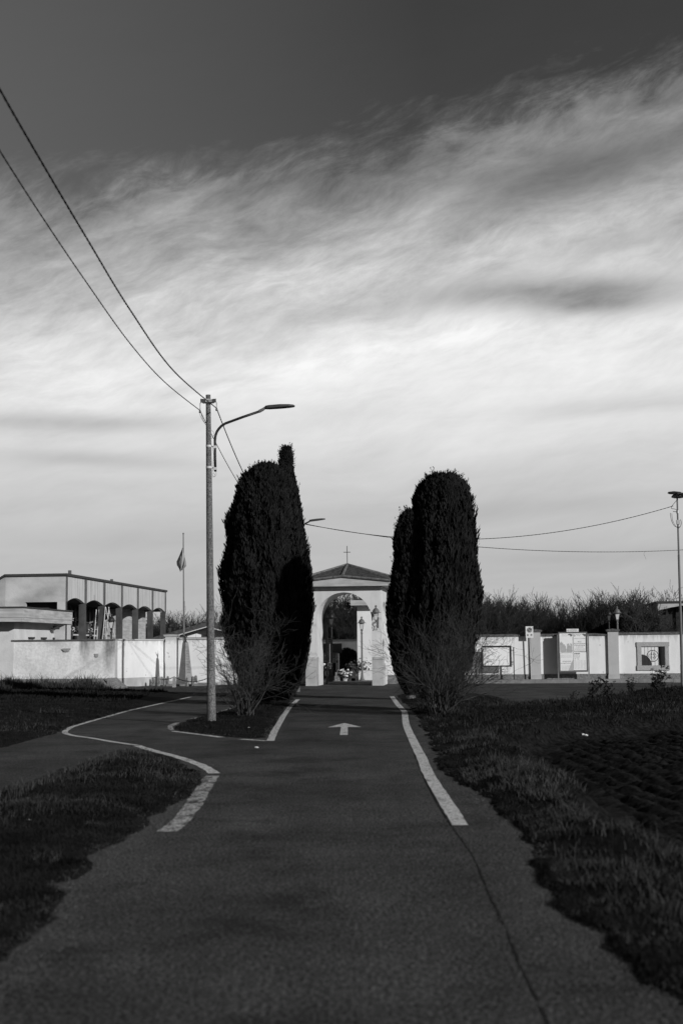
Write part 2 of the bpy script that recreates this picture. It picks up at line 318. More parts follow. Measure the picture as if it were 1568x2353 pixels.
def strip(name, pts, w, z, m, jit=0.0, seg=.35, gaps=()):
    P = [G(*p) for p in pts]; L = [0]
    for a,b_ in zip(P,P[1:]): L.append(L[-1]+(b_-a).length)
    n = max(2,int(L[-1]/seg)); Q = []
    for i in range(n+1):
        s = L[-1]*i/n; k = max(j for j in range(len(L)) if L[j] <= s+1e-9); k = min(k, len(P)-2)
        t = (s-L[k])/(L[k+1]-L[k]); Q.append((s/L[-1], P[k].lerp(P[k+1], t)))
    # smooth the corners
    for _ in range(2): Q = [Q[0]]+[(Q[i][0], (Q[i-1][1]+Q[i][1]*2+Q[i+1][1])/4) for i in range(1,len(Q)-1)]+[Q[-1]]
    mb = MB()
    vs = []
    for i,(s,p) in enumerate(Q):
        d = (Q[min(i+1,n)][1]-Q[max(i-1,0)][1]).normalized(); nn = Vector((-d.y,d.x,0))
        vs += [p+nn*(w/2+random.uniform(-jit,jit))+Vector((0,0,z)), p-nn*(w/2+random.uniform(-jit,jit))+Vector((0,0,z))]
    fs = []
    for i in range(n):
        s = (Q[i][0]+Q[i+1][0])/2
        if any(a < s < b_ for a,b_ in gaps): continue
        fs.append((2*i, 2*i+1, 2*i+3, 2*i+2))
    mb.add(vs, fs); o = mb.obj(name, m); tag(o, kind='structure'); return o
mid = lambda a,b_: [((p[0]+q[0])/2,(p[1]+q[1])/2) for p,q in zip(a,b_)]
RL = [(894.6,1600),(907.3,1619.3),(922.5,1634.5),(924.5,1665),(931.2,1682.8),(950,1726),(959,1741),(971.8,1776.8),(989.6,1812.4),(1012.4,1853),(1037.9,1896.2)]
RR = [(904.2,1599),(918.5,1616.8),(934.7,1634.5),(938.8,1660),(946.4,1680.3),(969.3,1723.5),(976.9,1738.7),(992.1,1774.3),(1020,1815),(1045.5,1850.5),(1076,1896.2)]
strip('road_marking', mid(RL,RR), .155, .005, M['paint'], jit=.006, seg=.25, gaps=((.02,.03),))
LL = [(681,1606),(661.5,1623),(645,1645.4),(634.4,1662.6),(622,1682.3),(613.8,1702)]; LR = [(687.5,1607),(669.8,1624.7),(656.6,1644.4),(651.6,1655.2),(639.3,1677.4),(628.5,1702)]
strip('road_marking', mid(LL,LR), .14, .005, M['paint'], jit=.006, seg=.25)
strip('road_marking', [(398,1679.5),(418,1683),(472,1689),(531,1697),(580,1700.5),(612,1702)], .13, .006, M['paint'], jit=.015, gaps=((.62,.8),))
strip('road_marking', [(412,1659),(398,1664),(391,1670),(394,1677)], .12, .007, M['wornpaint'], jit=.03, seg=.15)
strip('road_marking', [(442,1651.5),(477,1644),(500,1637),(536,1627)], .12, .005, M['paint'], jit=.01, gaps=((.3,.42),))
strip('road_marking', [(437.7,1601),(297.5,1632),(211.5,1656),(162,1671),(146,1682),(162,1689.6),(206.5,1694.6),(265.6,1705.4),(314.7,1712)], .12, .005, M['paint'], jit=.008)
strip('road_marking', [(316,1713),(334.4,1720),(373.8,1730),(413,1740.5),(452.5,1754),(476,1765),(491.8,1777)], .15, .005, M['paint'], jit=.012, seg=.2)
strip('road_marking', [(489,1781),(480,1794),(468,1810),(455,1832.3),(440,1855),(418,1883),(400,1900),(384,1911)], .19, .005, M['wornpaint'], jit=.012, seg=.12, gaps=((.0,.02),))
strip('road_marking', [(1208,1614.5),(1266,1615.5)], .10, .005, M['paint'])
strip('road_marking', [(1147,1574.5),(1165,1574.5)], .10, .005, M['wornpaint'])
strip('tar_seam', [(1038,1900),(1060,1930),(1085,1965),(1105,2010),(1130,2070),(1160,2130),(1195,2220),(1235,2300),(1270,2380),(1330,2500)], .010, .003, M['seam'], jit=.007, seg=.06)
strip('tar_seam', [(932,1640),(938,1690),(952,1735),(975,1790),(1005,1850),(1036,1898)], .012, .003, M['seam'], jit=.006, seg=.08)
strip('tar_seam', [(650,1712),(750,1708),(840,1712),(930,1718)], .02, .003, M['seam'], jit=.012, seg=.08)
# arrow
ar = [(790.5,1661),(831,1670.5),(798.5,1670),(798.5,1688.5),(780,1688.5),(783,1670),(752,1671)]
flat('road_arrow', GP(ar), .005, M['paint'])

# ------------------------------------------------------------ grass
def blades(name, n, x0,x1,y0,y1, hmin,hmax,w, m, cond=None, lean=.5, clump=True, dens=None):
    P = np.column_stack([rng.uniform(x0,x1,n), rng.uniform(y0,y1,n)]); sg, sf = gfields(P)
    k = (sg > .0) & (sf > -.25)
    if clump: k &= rng.random(n) < np.clip((vnoise(P,1.1,21)*.6+vnoise(P,3.7,22)*.7-.42)*2.2+.28, 0, 1)
    if cond is not None: k &= cond(P, sg, sf)
    P = P[k]; sg = sg[k]; sf = sf[k]; n = len(P)
    if n == 0: return None, None
    z = gheight(P, sg, sf); hh = (hmin+(hmax-hmin)*vnoise(P,2.2,23)**1.5*rng.uniform(.3,1.4,n)+(rng.random(n)<.03)*hmax*.7)*np.clip(.35+sg*1.2,0.35,1)
    a = rng.uniform(0,2*math.pi,n); l = rng.uniform(0,2*math.pi,n); ll = rng.uniform(.05,lean,n)*hh*1.3
    ww = w*rng.uniform(.6,1.4,n)/2; dx, dy = np.cos(a)*ww, np.sin(a)*ww
    b0 = np.column_stack([P[:,0]-dx,P[:,1]-dy,z-.01]); b1 = np.column_stack([P[:,0]+dx,P[:,1]+dy,z-.01])
    mx = np.column_stack([P[:,0]+np.cos(l)*ll*.35, P[:,1]+np.sin(l)*ll*.35, z+hh*.6]); off = np.column_stack([dx*.7,dy*.7,np.zeros(n)])
    tip = np.column_stack([P[:,0]+np.cos(l)*ll, P[:,1]+np.sin(l)*ll, z+hh])
    Vv = np.stack([b0,b1,mx-off,mx+off,tip],1).reshape(-1,3); i = np.arange(n)*5
    Fq = np.concatenate([np.stack([i,i+1,i+3],1),np.stack([i,i+3,i+2],1),np.stack([i+2,i+3,i+4],1)])
    return Vv, Fq
def merge(lst):
    vs=[];fs=[];b=0
    for v,f in lst:
        if v is None: continue
        vs.append(v); fs.append(f+b); b += len(v)
    return np.vstack(vs), np.vstack(fs)
Lg = [blades('g',110000,-4.3,-1.4,4.5,14,.02,.065,.006,None), blades('g',60000,-4.3,-1.4,14,25,.02,.07,.010,None),
      blades('g',20000,-5,-.8,26,42,.02,.07,.014,None), blades('g',60000,-14,-5.2,12,45,.02,.07,.016,None), blades('g',30000,-20,-7,45,64,.04,.14,.03,None)]
edgec=lambda P,sg,sf: sg<.22
Lg += [blades('g',90000,-2.6,-1.4,4.5,16,.03,.06,.006,None,cond=edgec,lean=1.2), blades('g',50000,-4.6,-.6,12,26,.03,.07,.010,None,cond=edgec,lean=1.2),blades('g',60000,-7,0,24,44,.03,.07,.014,None,cond=edgec,lean=1.2)]
o = npmesh('short_grass', *merge(Lg), M['grass']); tag(o, 'short dark grass growing on the verges left of the road', 'grass', kind='stuff')
Lg = [blades('g',150000,1.3,5.0,4.0,14,.02,.075,.006,None), blades('g',130000,1.3,8,14,28,.02,.085,.010,None), blades('g',90000,1.3,14,28,46,.03,.10,.016,None), blades('g',60000,6,26,30,56,.04,.16,.022,None)]
Lg += [blades('g',110000,1.2,2.4,4.0,16,.03,.07,.006,None,cond=edgec,lean=1.2), blades('g',60000,1.1,2.4,14,30,.03,.08,.010,None,cond=edgec,lean=1.2), blades('g',30000,1.3,3,28,46,.03,.08,.014,None,cond=edgec,lean=1.2)]
o = npmesh('short_grass', *merge(Lg), M['grass']); tag(o, 'short dark grass growing on the verge between road and ploughed field', 'grass', kind='stuff')
tuft=lambda P,sg,sf: vnoise(P,2.7,31)*.6+vnoise(P,.55,32)*.55>.66
lip=lambda P,sg,sf: (abs(sf-.15)<.4)&(vnoise(P,2.2,33)>.3)
Lg = [blades('g',26000,-4.3,-1.5,4.5,16,.03,.11,.0055,None,lean=1.0,cond=tuft), blades('g',16000,-4.6,-1,15,26,.03,.12,.009,None,lean=1.0,cond=tuft), blades('g',16000,-12,-5.5,14,40,.03,.11,.014,None,lean=1.0,cond=tuft),
      blades('g',42000,1.5,4,4.5,15,.04,.14,.0055,None,lean=1.0,cond=tuft),blades('g',42000,1.5,5,14,26,.05,.16,.009,None,lean=1.0,cond=tuft), blades('g',22000,1.5,9,20,46,.06,.18,.014,None,lean=.9,cond=tuft),
      blades('g',40000,1.4,14,6,40,.04,.13,.009,None,lean=.9,cond=lip,clump=False), blades('g',9000,-4.3,-3,9,25,.06,.17,.009,None,cond=lambda P,sg,sf: sg<.5)]
o = npmesh('dry_grass', *merge(Lg), M['drygrass']); tag(o, 'pale dry grass blades scattered through the verges and along the field edge', 'grass', kind='stuff')
Lg = [blades('g',26000,-22,-8.8,62.5,66.2,.12,.5,.03,None,lean=.6,clump=False,cond=lambda P,sg,sf: (P[:,1]<66.1+(-P[:,0]-9)*.02)&(P[:,1]>63.6)), ]
o = npmesh('tall_grass', *merge(Lg), M['drygrass']); o.data.materials[0] = M['twig']; tag(o, 'taller dry grass growing at the foot of the aged wall on the left', 'grass', kind='stuff')

# pebbles and crumbs along the road edges
def pebbles(n,x0,x1,y0,y1,s0,s1):
    P=np.column_stack([rng.uniform(x0,x1,n),rng.uniform(y0,y1,n)]); sg,sf=gfields(P); k=(np.abs(sg+.02)<.22*rng.random(n)**.7)&(sf>0); P=P[k]; sg=sg[k]; sf=sf[k]; n=len(P); z=np.maximum(gheight(P,sg,sf),0); s=rng.uniform(s0,s1,n)
    c=np.column_stack([P,z]); q=rng.normal(0,1,(n,5,3)); q/=np.linalg.norm(q,axis=2)[:,:,None]; q[:,0]=[0,0,.8]; q[:,1]=[1,0,0]; q[:,2]=[-.5,.85,0]; q[:,3]=[-.5,-.85,0]; q+=rng.normal(0,.2,q.shape); V_=(c[:,None,:]+q[:,:4]*s[:,None,None]).reshape(-1,3); i=np.arange(n)*4
    return V_, np.concatenate([np.stack([i,i+1,i+2],1),np.stack([i,i+2,i+3],1),np.stack([i,i+3,i+1],1)])
o=npmesh('gravel',*merge([pebbles(40000,1.0,2.4,4.5,16,.003,.010),pebbles(40000,-2.4,-1.3,4.5,16,.003,.010),pebbles(50000,-5,3,15,30,.004,.014),pebbles(20000,-7,4,28,44,.006,.02)]),M['pebble']); tag(o,'small pebbles and crumbs along the asphalt edges','gravel',kind='stuff')
for i,(x,y) in enumerate(((571,1675),(1338,1690),(1345,1692),(66,1893),(590,1721))):
    p=G(x,y); p.z=.03; mb=MB(); mb.blob(p,.035,.03,.018,6,4,.35); tag(mb.obj('paper_scrap' ,M['signwhite'],org=p),('small white scrap on the grass right of the concrete pole','left of two small white scraps on the verge near the field corner','right of two small white scraps on the verge near the field corner','small pale scrap in the grass wedge at the left','tiny pale scrap lying on the asphalt near the island tip')[i],'litter')
# ------------------------------------------------------------ concrete street lamp with cables
PB = G(486,1664); PT = PX(478.3,907,PB.y)
lampA = thing('street_lamp','tall speckled concrete pole with curved lamp arm on the grass island','street lamp',PB)
mb = MB(); n=12; mb.tube([PB+(PT-PB)*(i/n)+Vector((0,0,-.05 if i==0 else 0)) for i in range(n+1)], [ .102-.047*(i/n) for i in range(n+1)], 20); mb.obj('pole', M['concrete'], lampA, smooth=False)
Yp = PB.y
arm = [(494.8,1083),(494.2,1050),(493.8,1012),(495,1001),(498,992),(503,984.5),(509,978),(518,972.5),(556,958.5),(597,944.5)]
mb = MB(); mb.tube([PX(x,y,Yp) for x,y in arm], .030, 10); mb.obj('lamp_arm', M['iron'], lampA, smooth=True)
def lamp_head(root, x0,y0,x1,y1, Y, sc=1.0, m='headgrey'):
    a = PX(x0,y0,Y); b_ = PX(x1,y1,Y); d = (b_-a); L = d.length; d.normalize(); W = .13*sc; Z = d.cross(Vector((0,1,0)))*-1; 
    if Z.z < 0: Z = -Z
    mb = MB(); secs = [(0,.35,.10),(.06,.62,.11),(.15,.8,.115),(.5,1,.115),(.8,.95,.09),(.95,.7,.065),(1,.35,.035)]
    vs = []
    for t,w,hh in secs:
        c = a+d*(L*t); hh *= L/1.0*.95
        for (sy,sz) in ((-1,0),(-.92,.55),(-.5,.92),(0,1),(.5,.92),(.92,.55),(1,0),(.9,-.16),(-.9,-.16)): vs.append(c+Vector((0,W*w*sy,0))+Z*(hh*sz-.02))
    k=9; fs = [(i*k+j,i*k+(j+1)%k,(i+1)*k+(j+1)%k,(i+1)*k+j) for i in range(len(secs)-1) for j in range(k)]+[tuple(range(k))[::-1],tuple(range(len(vs)-k,len(vs)))]
    mb.add(vs,fs); h = mb.obj('lamp_head', M[m], root)
    mb = MB(); c0=a+d*L*.2-Z*(.025+.012*L); c1=a+d*L*.85-Z*(.025+.012*L); q=[c0+Vector((0,-W*.6,0)),c1+Vector((0,-W*.55,0)),c1+Vector((0,W*.55,0)),c0+Vector((0,W*.6,0))]
    mb.hexa(q+[p+Z*.012 for p in q]); mb.obj('lamp_lens', M['darkmetal'], h)
    return h
lamp_head(lampA, 609,936.5,677,931.5,Yp)
mb = MB(); mb.tube([PX(595,945,Yp),PX(603,941,Yp),PX(609,936.5,Yp),PX(613,934,Yp)], [.038,.036,.03,.028], 8); mb.obj('arm_joint', M['lampgrey'], lampA)
for yy in (1026.8,1076.5):
    t=(yy-1664)/(907-1664); c = PB+(PT-PB)*t; r=.102-.047*t+.004
    mb = MB(); mb.tube([c-Vector((0,0,.022)),c+Vector((0,0,.022))], r, 20); q=PX(494.3,yy,Yp); mb.tube([c+Vector((r-.01,0,0)), q],.014,6); mb.box(q-Vector((0,0,.03)),.07,.07,.06); mb.obj('clamp', M['alu'], lampA)
c=PX(478.3,921,Yp)
mb = MB(); y0=-.075
for (xa,ya),(xb,yb) in (((460.5,918),(496.3,918)),):
    a=PX(xa,ya,Yp+y0); 
pts=[(460.3,915.8),(468,916.2),(472,918),(485,918),(489,916),(496.3,915.6),(496.3,923),(490,926.5),(467,927),(460.3,923)]
mb.prism([PX(x,y,Yp-.085) for x,y in pts][::-1], (0,.012,0)); mb.obj('crossbar', M['headgrey'], lampA)
mb=MB(); 
for yy in (917.5,921.5): p0=PX(471.5,yy,Yp-.10); p1=PX(487,yy-.1,Yp-.10); mb.tube([p0,p1],.014,6)
mb.obj('crossbar_clamp', M['alu'], lampA)
for (x,y0_,y1_) in ((459.6,924,944),(497.6,922,939)):
    mb=MB(); a=PX(x+ (2 if x<470 else -2),y0_,Yp-.07); b_=PX(x,y0_+4,Yp-.07); d=PX(x,y1_,Yp-.07); mb.tube([a,b_],.009,6); mb.tube([b_+Vector((-.008,0,0)),d+Vector((-.008,0,0))],.004,5); mb.tube([b_+Vector((.008,0,0)),d+Vector((.008,0,0))],.004,5)
    mb.lathe(d-Vector((0,0,.05)),[(.012,0),(.028,.015),(.024,.045),(.01,.07)],8); mb.obj('cable_hanger', M['darkmetal'], lampA)
def wire1(parent,pts,r): mb=MB(); mb.tube(pts,r,5); mb.obj('loose_wire', M['cable'], parent)
wire1(lampA,[PX(x,y,Yp-.05) for x,y in ((462,946),(463,952),(465,960),(469,970),(473,976))],.005); wire1(lampA,[PX(x,y,Yp-.05) for x,y in ((458.5,945),(460.5,955),(464,963),(468,969),(473,972))],.004)
wire1(lampA,[PX(x,y,Yp) for x,y in ((485.5,988),(491,993),(491.5,999),(488,1005),(484,1010))],.003); wire1(lampA,[PX(x,y,Yp) for x,y in ((496,1083),(497,1090),(494,1095),(489,1094),(488,1089),(491,1086),(494,1090),(492,1095),(488,1096))],.0035)
wire1(lampA,[PX(x,y,Yp-.02) for x,y in ((484,1018),(489,1030),(491,1045),(490,1070),(488,1085))],.004)
def sagpts(a,b_,s,n=24): return [a.lerp(b_,i/n)+Vector((0,0,-4*s*(i/n)*(1-i/n))) for i in range(n+1)]
def twisted(mb, pts, r):
    # two strands wound round each other
    tot=[0]
    for p,q in zip(pts,pts[1:]): tot.append(tot[-1]+(q-p).length)
    n=int(tot[-1]/.06)
    for ph in (0,math.pi):
        out=[]; k=0
        for i in range(n+1):
            s=tot[-1]*i/n
            while k<len(pts)-2 and tot[k+1]<s: k+=1
            t=(s-tot[k])/(tot[k+1]-tot[k]); p=pts[k].lerp(pts[k+1],t); d=(pts[k+1]-pts[k]).normalized(); e1=d.cross(Vector((0,0,1))).normalized(); e2=d.cross(e1)
            a=ph+s*2*math.pi/.30; out.append(p+e1*math.cos(a)*r*.42+e2*math.sin(a)*r*.42)
        mb.tube(out,r,4)
endR=PX(497.6,938,Yp-.07); endL=PX(459.6,943,Yp-.07)
def smooth(pts, n=10):
    out=[]; 
    for i in range(len(pts)-1):
        p0=pts[max(i-1,0)];p1=pts[i];p2=pts[i+1];p3=pts[min(i+2,len(pts)-1)]
        for j in range(n):
            t=j/n; out.append(.5*((2*p1)+(p2-p0)*t+(2*p0-5*p1+4*p2-p3)*t*t+(3*p1-p0-3*p2+p3)*t**3))
    return out+[pts[-1]]
def back(q): a,b_=q[0],q[1]; e=a-b_; return [a+e*6+Vector((0,0,.8)),a+e*3+Vector((0,0,.22)),a+e*1.2+Vector((0,0,.04))]+q
ca=[PX(x,y,Y) for x,y,Y in ((0,205,12.0),(100,379,13.7),(200,548,15.9),(300,713,19.0),(400,853,24.0))]+[endR]; ca=back(ca)
cb=[PX(x,y,Y) for x,y,Y in ((0,346,13.5),(100,502,15.2),(200,650,17.6),(300,790,21.0),(380,879,25.4))]+[endL]; cb=back(cb)
L2=Vector((-1.85,57.8,0))
topL2=PX(700,1203,L2.y)
mb=MB(); twisted(mb, smooth(ca)+sagpts(endR, topL2,1.25,30)[1:], .0095); tag(mb.obj('overhead_cable', M['cable']), 'upper twisted overhead cable sweeping from the top left to the concrete pole', 'cable','overhead cables')
mb=MB(); twisted(mb, smooth(cb)+sagpts(endL, topL2+Vector((-.1,0,-.35)),1.0,30)[1:], .0075); tag(mb.obj('overhead_cable', M['cable']), 'lower thinner overhead cable ending at the left hanger of the concrete pole', 'cable','overhead cables')

# far lamp, its pole mostly behind the left cypress
lampB = thing('street_lamp','far street lamp whose head shows beside the left cypress above the gate roof','street lamp',L2)
mb=MB(); tz=topL2.z; mb.tube([L2,Vector((L2.x,L2.y,tz+.25))],[.12,.07],14); mb.obj('pole', M['concrete'], lampB)
mb=MB(); mb.tube([Vector((L2.x+.09,L2.y,tz-1.0)),Vector((L2.x+.09,L2.y,tz-.25)),PX(693,1207,L2.y),PX(703,1201.5,L2.y),PX(711,1197.5,L2.y)],.032,8); mb.obj('lamp_arm', M['darkmetal'], lampB)
lamp_head(lampB, 710,1196.5,747,1191.5, L2.y, 1.0)
# right steel lamp
RB=G(1566.5,1585); RT=PX(1553.8,1143,RB.y)
lampC = thing('street_lamp','stepped steel lamp post with twin heads at the right edge of the photo','street lamp',RB)
mb=MB(); fr=[0,.13,.131,.43,.431,.70,.701,1]; rr=[.068,.066,.058,.055,.046,.043,.036,.03]; mb.tube([RB.lerp(RT,t) for t in fr], rr, 14); mb.obj('pole', M['lampgrey'], lampC)
for dy,s in ((-.35,-1),(.35,1)):
    mb=MB(); c=RT+Vector((0,dy*.9,.10 if s<0 else .10)); W=.28
    vs=[];zt=.0 
    for t,w,h in ((-1,.5,.4),(-.6,.9,.8),(0,1,1),(.6,.95,.9),(1,.45,.4)):
        for sx,sz in ((-1,0),(-.8,.7),(0,1),(.8,.7),(1,0),(.85,-.3),(-.85,-.3)): vs.append(c+Vector((W*w*sx,.32*t,.085*h*sz+ (.10 if s>0 else -.06)+ .06*t*s)))
    k=7; mb.add(vs,[(i*k+j,(i+1)*k+j,(i+1)*k+(j+1)%k,i*k+(j+1)%k) for i in range(4) for j in range(k)]+[tuple(range(k)),tuple(range(4*k,5*k))[::-1]]); mb.obj('lamp_head', M['darkmetal'], lampC)
mb=MB(); mb.tube([RT+Vector((0,-.5,.03)),RT+Vector((0,0,-.02)),RT+Vector((0,.5,.12))],.03,8); mb.obj('head_bracket', M['darkmetal'], lampC)
mb=MB(); c=RT+Vector((0,-.04,-1.05)); mb.box(c,.13,.10,.17); mb.obj('junction_box', M['galv'], lampC)
mb=MB(); c=RT+Vector((0,0,-.62)); mb.tube([c,c+Vector((0,0,.12))],.05,10); mb.tube([c+Vector((0,0,.06)),c+Vector((-.18,0,.08))],.015,6); mb.obj('clamp', M['galv'], lampC)
wire1(lampC,smooth([RT+Vector(q) for q in ((-.02,-.05,-.1),(-.2,-.05,-.3),(-.25,-.05,-.42),(-.12,-.05,-.45),(-.02,-.05,-.5))],6),.010)
wire1(lampC,smooth([RT+Vector(q) for q in ((-.3,-.05,-.6),(-.26,-.05,-.9),(-.14,-.05,-1.12),(.05,-.05,-1.15),(.12,-.05,-1.0),(.09,-.05,-.86))],6),.010)
wire1(lampC,smooth([RT+Vector(q) for q in ((-.24,-.05,-.62),(-.2,-.05,-.95),(-.02,-.05,-1.2),(.10,-.05,-1.1))],6),.008)
att=PX(1545,1162,RB.y)
mb=MB(); twisted(mb, sagpts(topL2, att, .95, 40), .010); tag(mb.obj('overhead_cable', M['cable']), 'upper thin cable rising to the steel lamp post on the right', 'cable','overhead cables')
farR=PX(1900,1228,64); 
mb=MB(); pts=sagpts(topL2+Vector((0,0,-.02)), farR, .95, 40); twisted(mb, pts, .010); q=min(pts,key=lambda p:abs(784+F*p.x/p.y-1470)); mb.tube([q,q+Vector((-.04,0,-.12)),q+Vector((.05,0,-.35))],.004,4); tag(mb.obj('overhead_cable', M['cable']), 'lower nearly level cable passing behind the right lamp post with a loose end', 'cable','overhead cables')
# ------------------------------------------------------------ cypresses
def cypress(label, base, levels, n, seed, Yc=None, depthr=1.0, spikes=26, fz=1.0):
    """levels: list of (py, px_left, px_right) outlines; turned into a lumpy body of revolution of real depth"""
    r_ = np.random.default_rng(seed); Y = base.y
    lv = []
    for py,xl,xr in levels:
        a = PX(xl,py,Y); b_ = PX(xr,py,Y); lv.append((a.z, (a.x+b_.x)/2, (b_.x-a.x)/2))
    lv.sort(); Z = np.array([l[0] for l in lv]); XC = np.array([l[1] for l in lv]); RR_ = np.array([l[2] for l in lv])
    def rad(z, a):
        base_r = np.interp(z, Z, RR_); q = np.column_stack([a*1.9+seed, z*1.25]); q2 = np.column_stack([a*6+seed, z*1.6]); q3=np.column_stack([a*13, z*3+seed])
        return base_r*(.84+.13*vnoise(q,1,seed)+.20*vnoise(q2,1,seed+1)) + (vnoise(q3,1,3)-.5)*.11
    root = thing('cypress', label, 'cypress', base, 'cypresses beside the cemetery road')
    # inner mass
    nz, na = 60, 40; zz = np.linspace(Z[0], Z[-1]-.05, nz); aa = np.arange(na)*2*math.pi/na
    zg, ag = np.meshgrid(zz, aa, indexing='ij'); rg = rad(zg.ravel(), ag.ravel())*.86-.03; rg = np.maximum(rg,.02)
    core = np.column_stack([np.interp(zg.ravel(),Z,XC)+np.cos(ag.ravel())*rg, Y+np.sin(ag.ravel())*rg*depthr, zg.ravel()])
    i = (np.arange(nz-1)[:,None]*na+np.arange(na)[None,:]).ravel(); j = (np.arange(nz-1)[:,None]*na+((np.arange(na)+1)%na)[None,:]).ravel()
    q = np.stack([i,j,j+na,i+na],1); Ft_ = np.concatenate([q[:,[0,1,2]],q[:,[0,2,3]]]); 
    # sprays of scale foliage standing off the surface
    w = np.interp(zz,Z,RR_)+.05; z = r_.choice(zz, n, p=w/w.sum())+r_.uniform(-.06,.06,n); a = r_.uniform(0,2*math.pi,n)
    dep = r_.beta(1.6,1.2,n)
    rr = rad(z,a)*(.80+.22*dep); gap = vnoise(np.column_stack([a*7+3, z*1.8]),1,seed+5); rr *= 1-.10*(gap>.68)
    p = np.column_stack([np.interp(z,Z,XC)+np.cos(a)*rr, Y+np.sin(a)*rr*depthr, z]); out = np.column_stack([np.cos(a),np.sin(a),np.zeros(n)])
    L_ = r_.uniform(.05,.19,n)*fz; tilt = r_.uniform(.05,.5,n)+.35*np.clip((z-Z[-1]+1)/1,0,1)*0
    tan = np.column_stack([-np.sin(a),np.cos(a),np.zeros(n)]); d = out*tilt[:,None]+tan*r_.uniform(-.45,.45,n)[:,None]+np.array([0,0,1.0]); d /= np.linalg.norm(d,axis=1)[:,None]
    side = np.cross(d, out+tan*r_.uniform(-1.2,1.2,n)[:,None]); side /= np.linalg.norm(side,axis=1)[:,None]; ww = L_*r_.uniform(.09,.17,n)
    v0 = p-side*ww[:,None]*.5; v1 = p+side*ww[:,None]*.5; v2 = p+d*(L_*.6)[:,None]+side*ww[:,None]; v3 = p+d*L_[:,None]; v4 = p+d*(L_*.55)[:,None]-side*ww[:,None]*1.05
    Vs = np.stack([v0,v1,v2,v3,v4],1).reshape(-1,3); k = np.arange(n)*5+len(core)
    Fs = np.concatenate([np.stack([k,k+1,k+2],1),np.stack([k,k+2,k+4],1),np.stack([k+4,k+2,k+3],1)])
    vs=[core,Vs]; fs=[Ft_,Fs]; b = len(core)+len(Vs)
    # longer sprigs breaking the outline
    m_ = spikes*9; sz = np.concatenate([r_.uniform(Z[0]+.8,Z[-1],m_//2), r_.uniform(Z[-1]-.9,Z[-1]-.02,m_-m_//2)]); sa = r_.uniform(0,2*math.pi,m_)
    for z_,a_ in zip(sz,sa):
        r0 = float(rad(np.array([z_]),np.array([a_]))[0])*.93; c = np.array([np.interp(z_,Z,XC)+math.cos(a_)*r0, Y+math.sin(a_)*r0*depthr, z_]); dd = np.array([math.cos(a_)*.45,math.sin(a_)*.45,1.0]); dd/=np.linalg.norm(dd)
        Ls = r_.uniform(.12,.34); kk = 16
        for _ in range(kk):
            t = r_.uniform(0,1); s_ = c+dd*Ls*t+r_.normal(0,.012,3); e = dd+r_.normal(0,.35,3); e/=np.linalg.norm(e); l = .07*(1.2-t*.6); sd = np.cross(e, r_.normal(0,1,3)); sd/=np.linalg.norm(sd)
            vs.append(np.array([s_-sd*.012,s_+sd*.012,s_+e*l])); fs.append(np.array([[b,b+1,b+2]])); b+=3
    npmesh('crown', np.vstack(vs)-np.array(base), np.vstack(fs), M['cypress'], parent=root)
    mb = MB(); zt=Z[0]+.8; xc=float(np.interp(zt,Z,XC))
    mb.tube([base-Vector((0,0,.1)),base+Vector((.01,0,.15)),Vector(((base.x+xc)/2+.02,Y,zt*.5)),Vector((xc,Y,zt))],[.15,.11,.09,.06],9)
    for s_ in (-1,1): mb.tube([base+Vector((s_*.12,.05,-.05)),base+Vector((s_*.08,0,.3)),Vector((xc+s_*.15,Y,zt))],[.07,.06,.04],7)
    mb.obj('trunk', M['bark'], root); return root
cypress('dense dark cypress nearest the concrete pole, broad rounded top', G(607,1619), [(1070,600,620),(1076,587,633),(1087,573,647),(1102,559,658),(1126,547,671),(1165,536,685),(1200,526,693),(1260,518,700),(1320,514,706),(1380,515,707),(1440,520,703),(1500,530,697),(1540,542,690),(1575,560,680),(1605,580,665)], 100000, 3)
cypress('narrow-topped cypress with a thin spire rising behind the broad left cypress', G(655,1604), [(1031,653,661),(1037,648,666),(1047,645,669),(1075,643,671),(1100,641,673),(1130,636,682),(1180,630,690),(1240,625,699),(1300,622,709),(1340,622,715),(1400,622,717),(1450,624,713),(1500,628,708),(1550,634,698),(1580,640,688),(1593,645,678)], 55000, 11)
cypress('tall thick cypress on the right side of the road with ragged top', G(995,1633), [(1095,1002,1036),(1103,985,1050),(1116,968,1064),(1130,959,1075),(1155,953,1083),(1190,955,1086),(1240,950,1092),(1290,946,1095),(1340,942,1098),(1390,936,1096),(1440,932,1090),(1490,935,1086),(1530,942,1075),(1565,952,1060),(1600,966,1040)], 110000, 23)
cypress('shorter cypress pressed against the left flank of the tall right cypress', G(942,1607), [(1176,934,952),(1185,925,966),(1210,914,980),(1250,908,990),(1300,903,996),(1350,897,1000),(1400,892,1000),(1450,891,998),(1490,895,992),(1530,904,985),(1565,916,975),(1590,928,965)], 62000, 31)

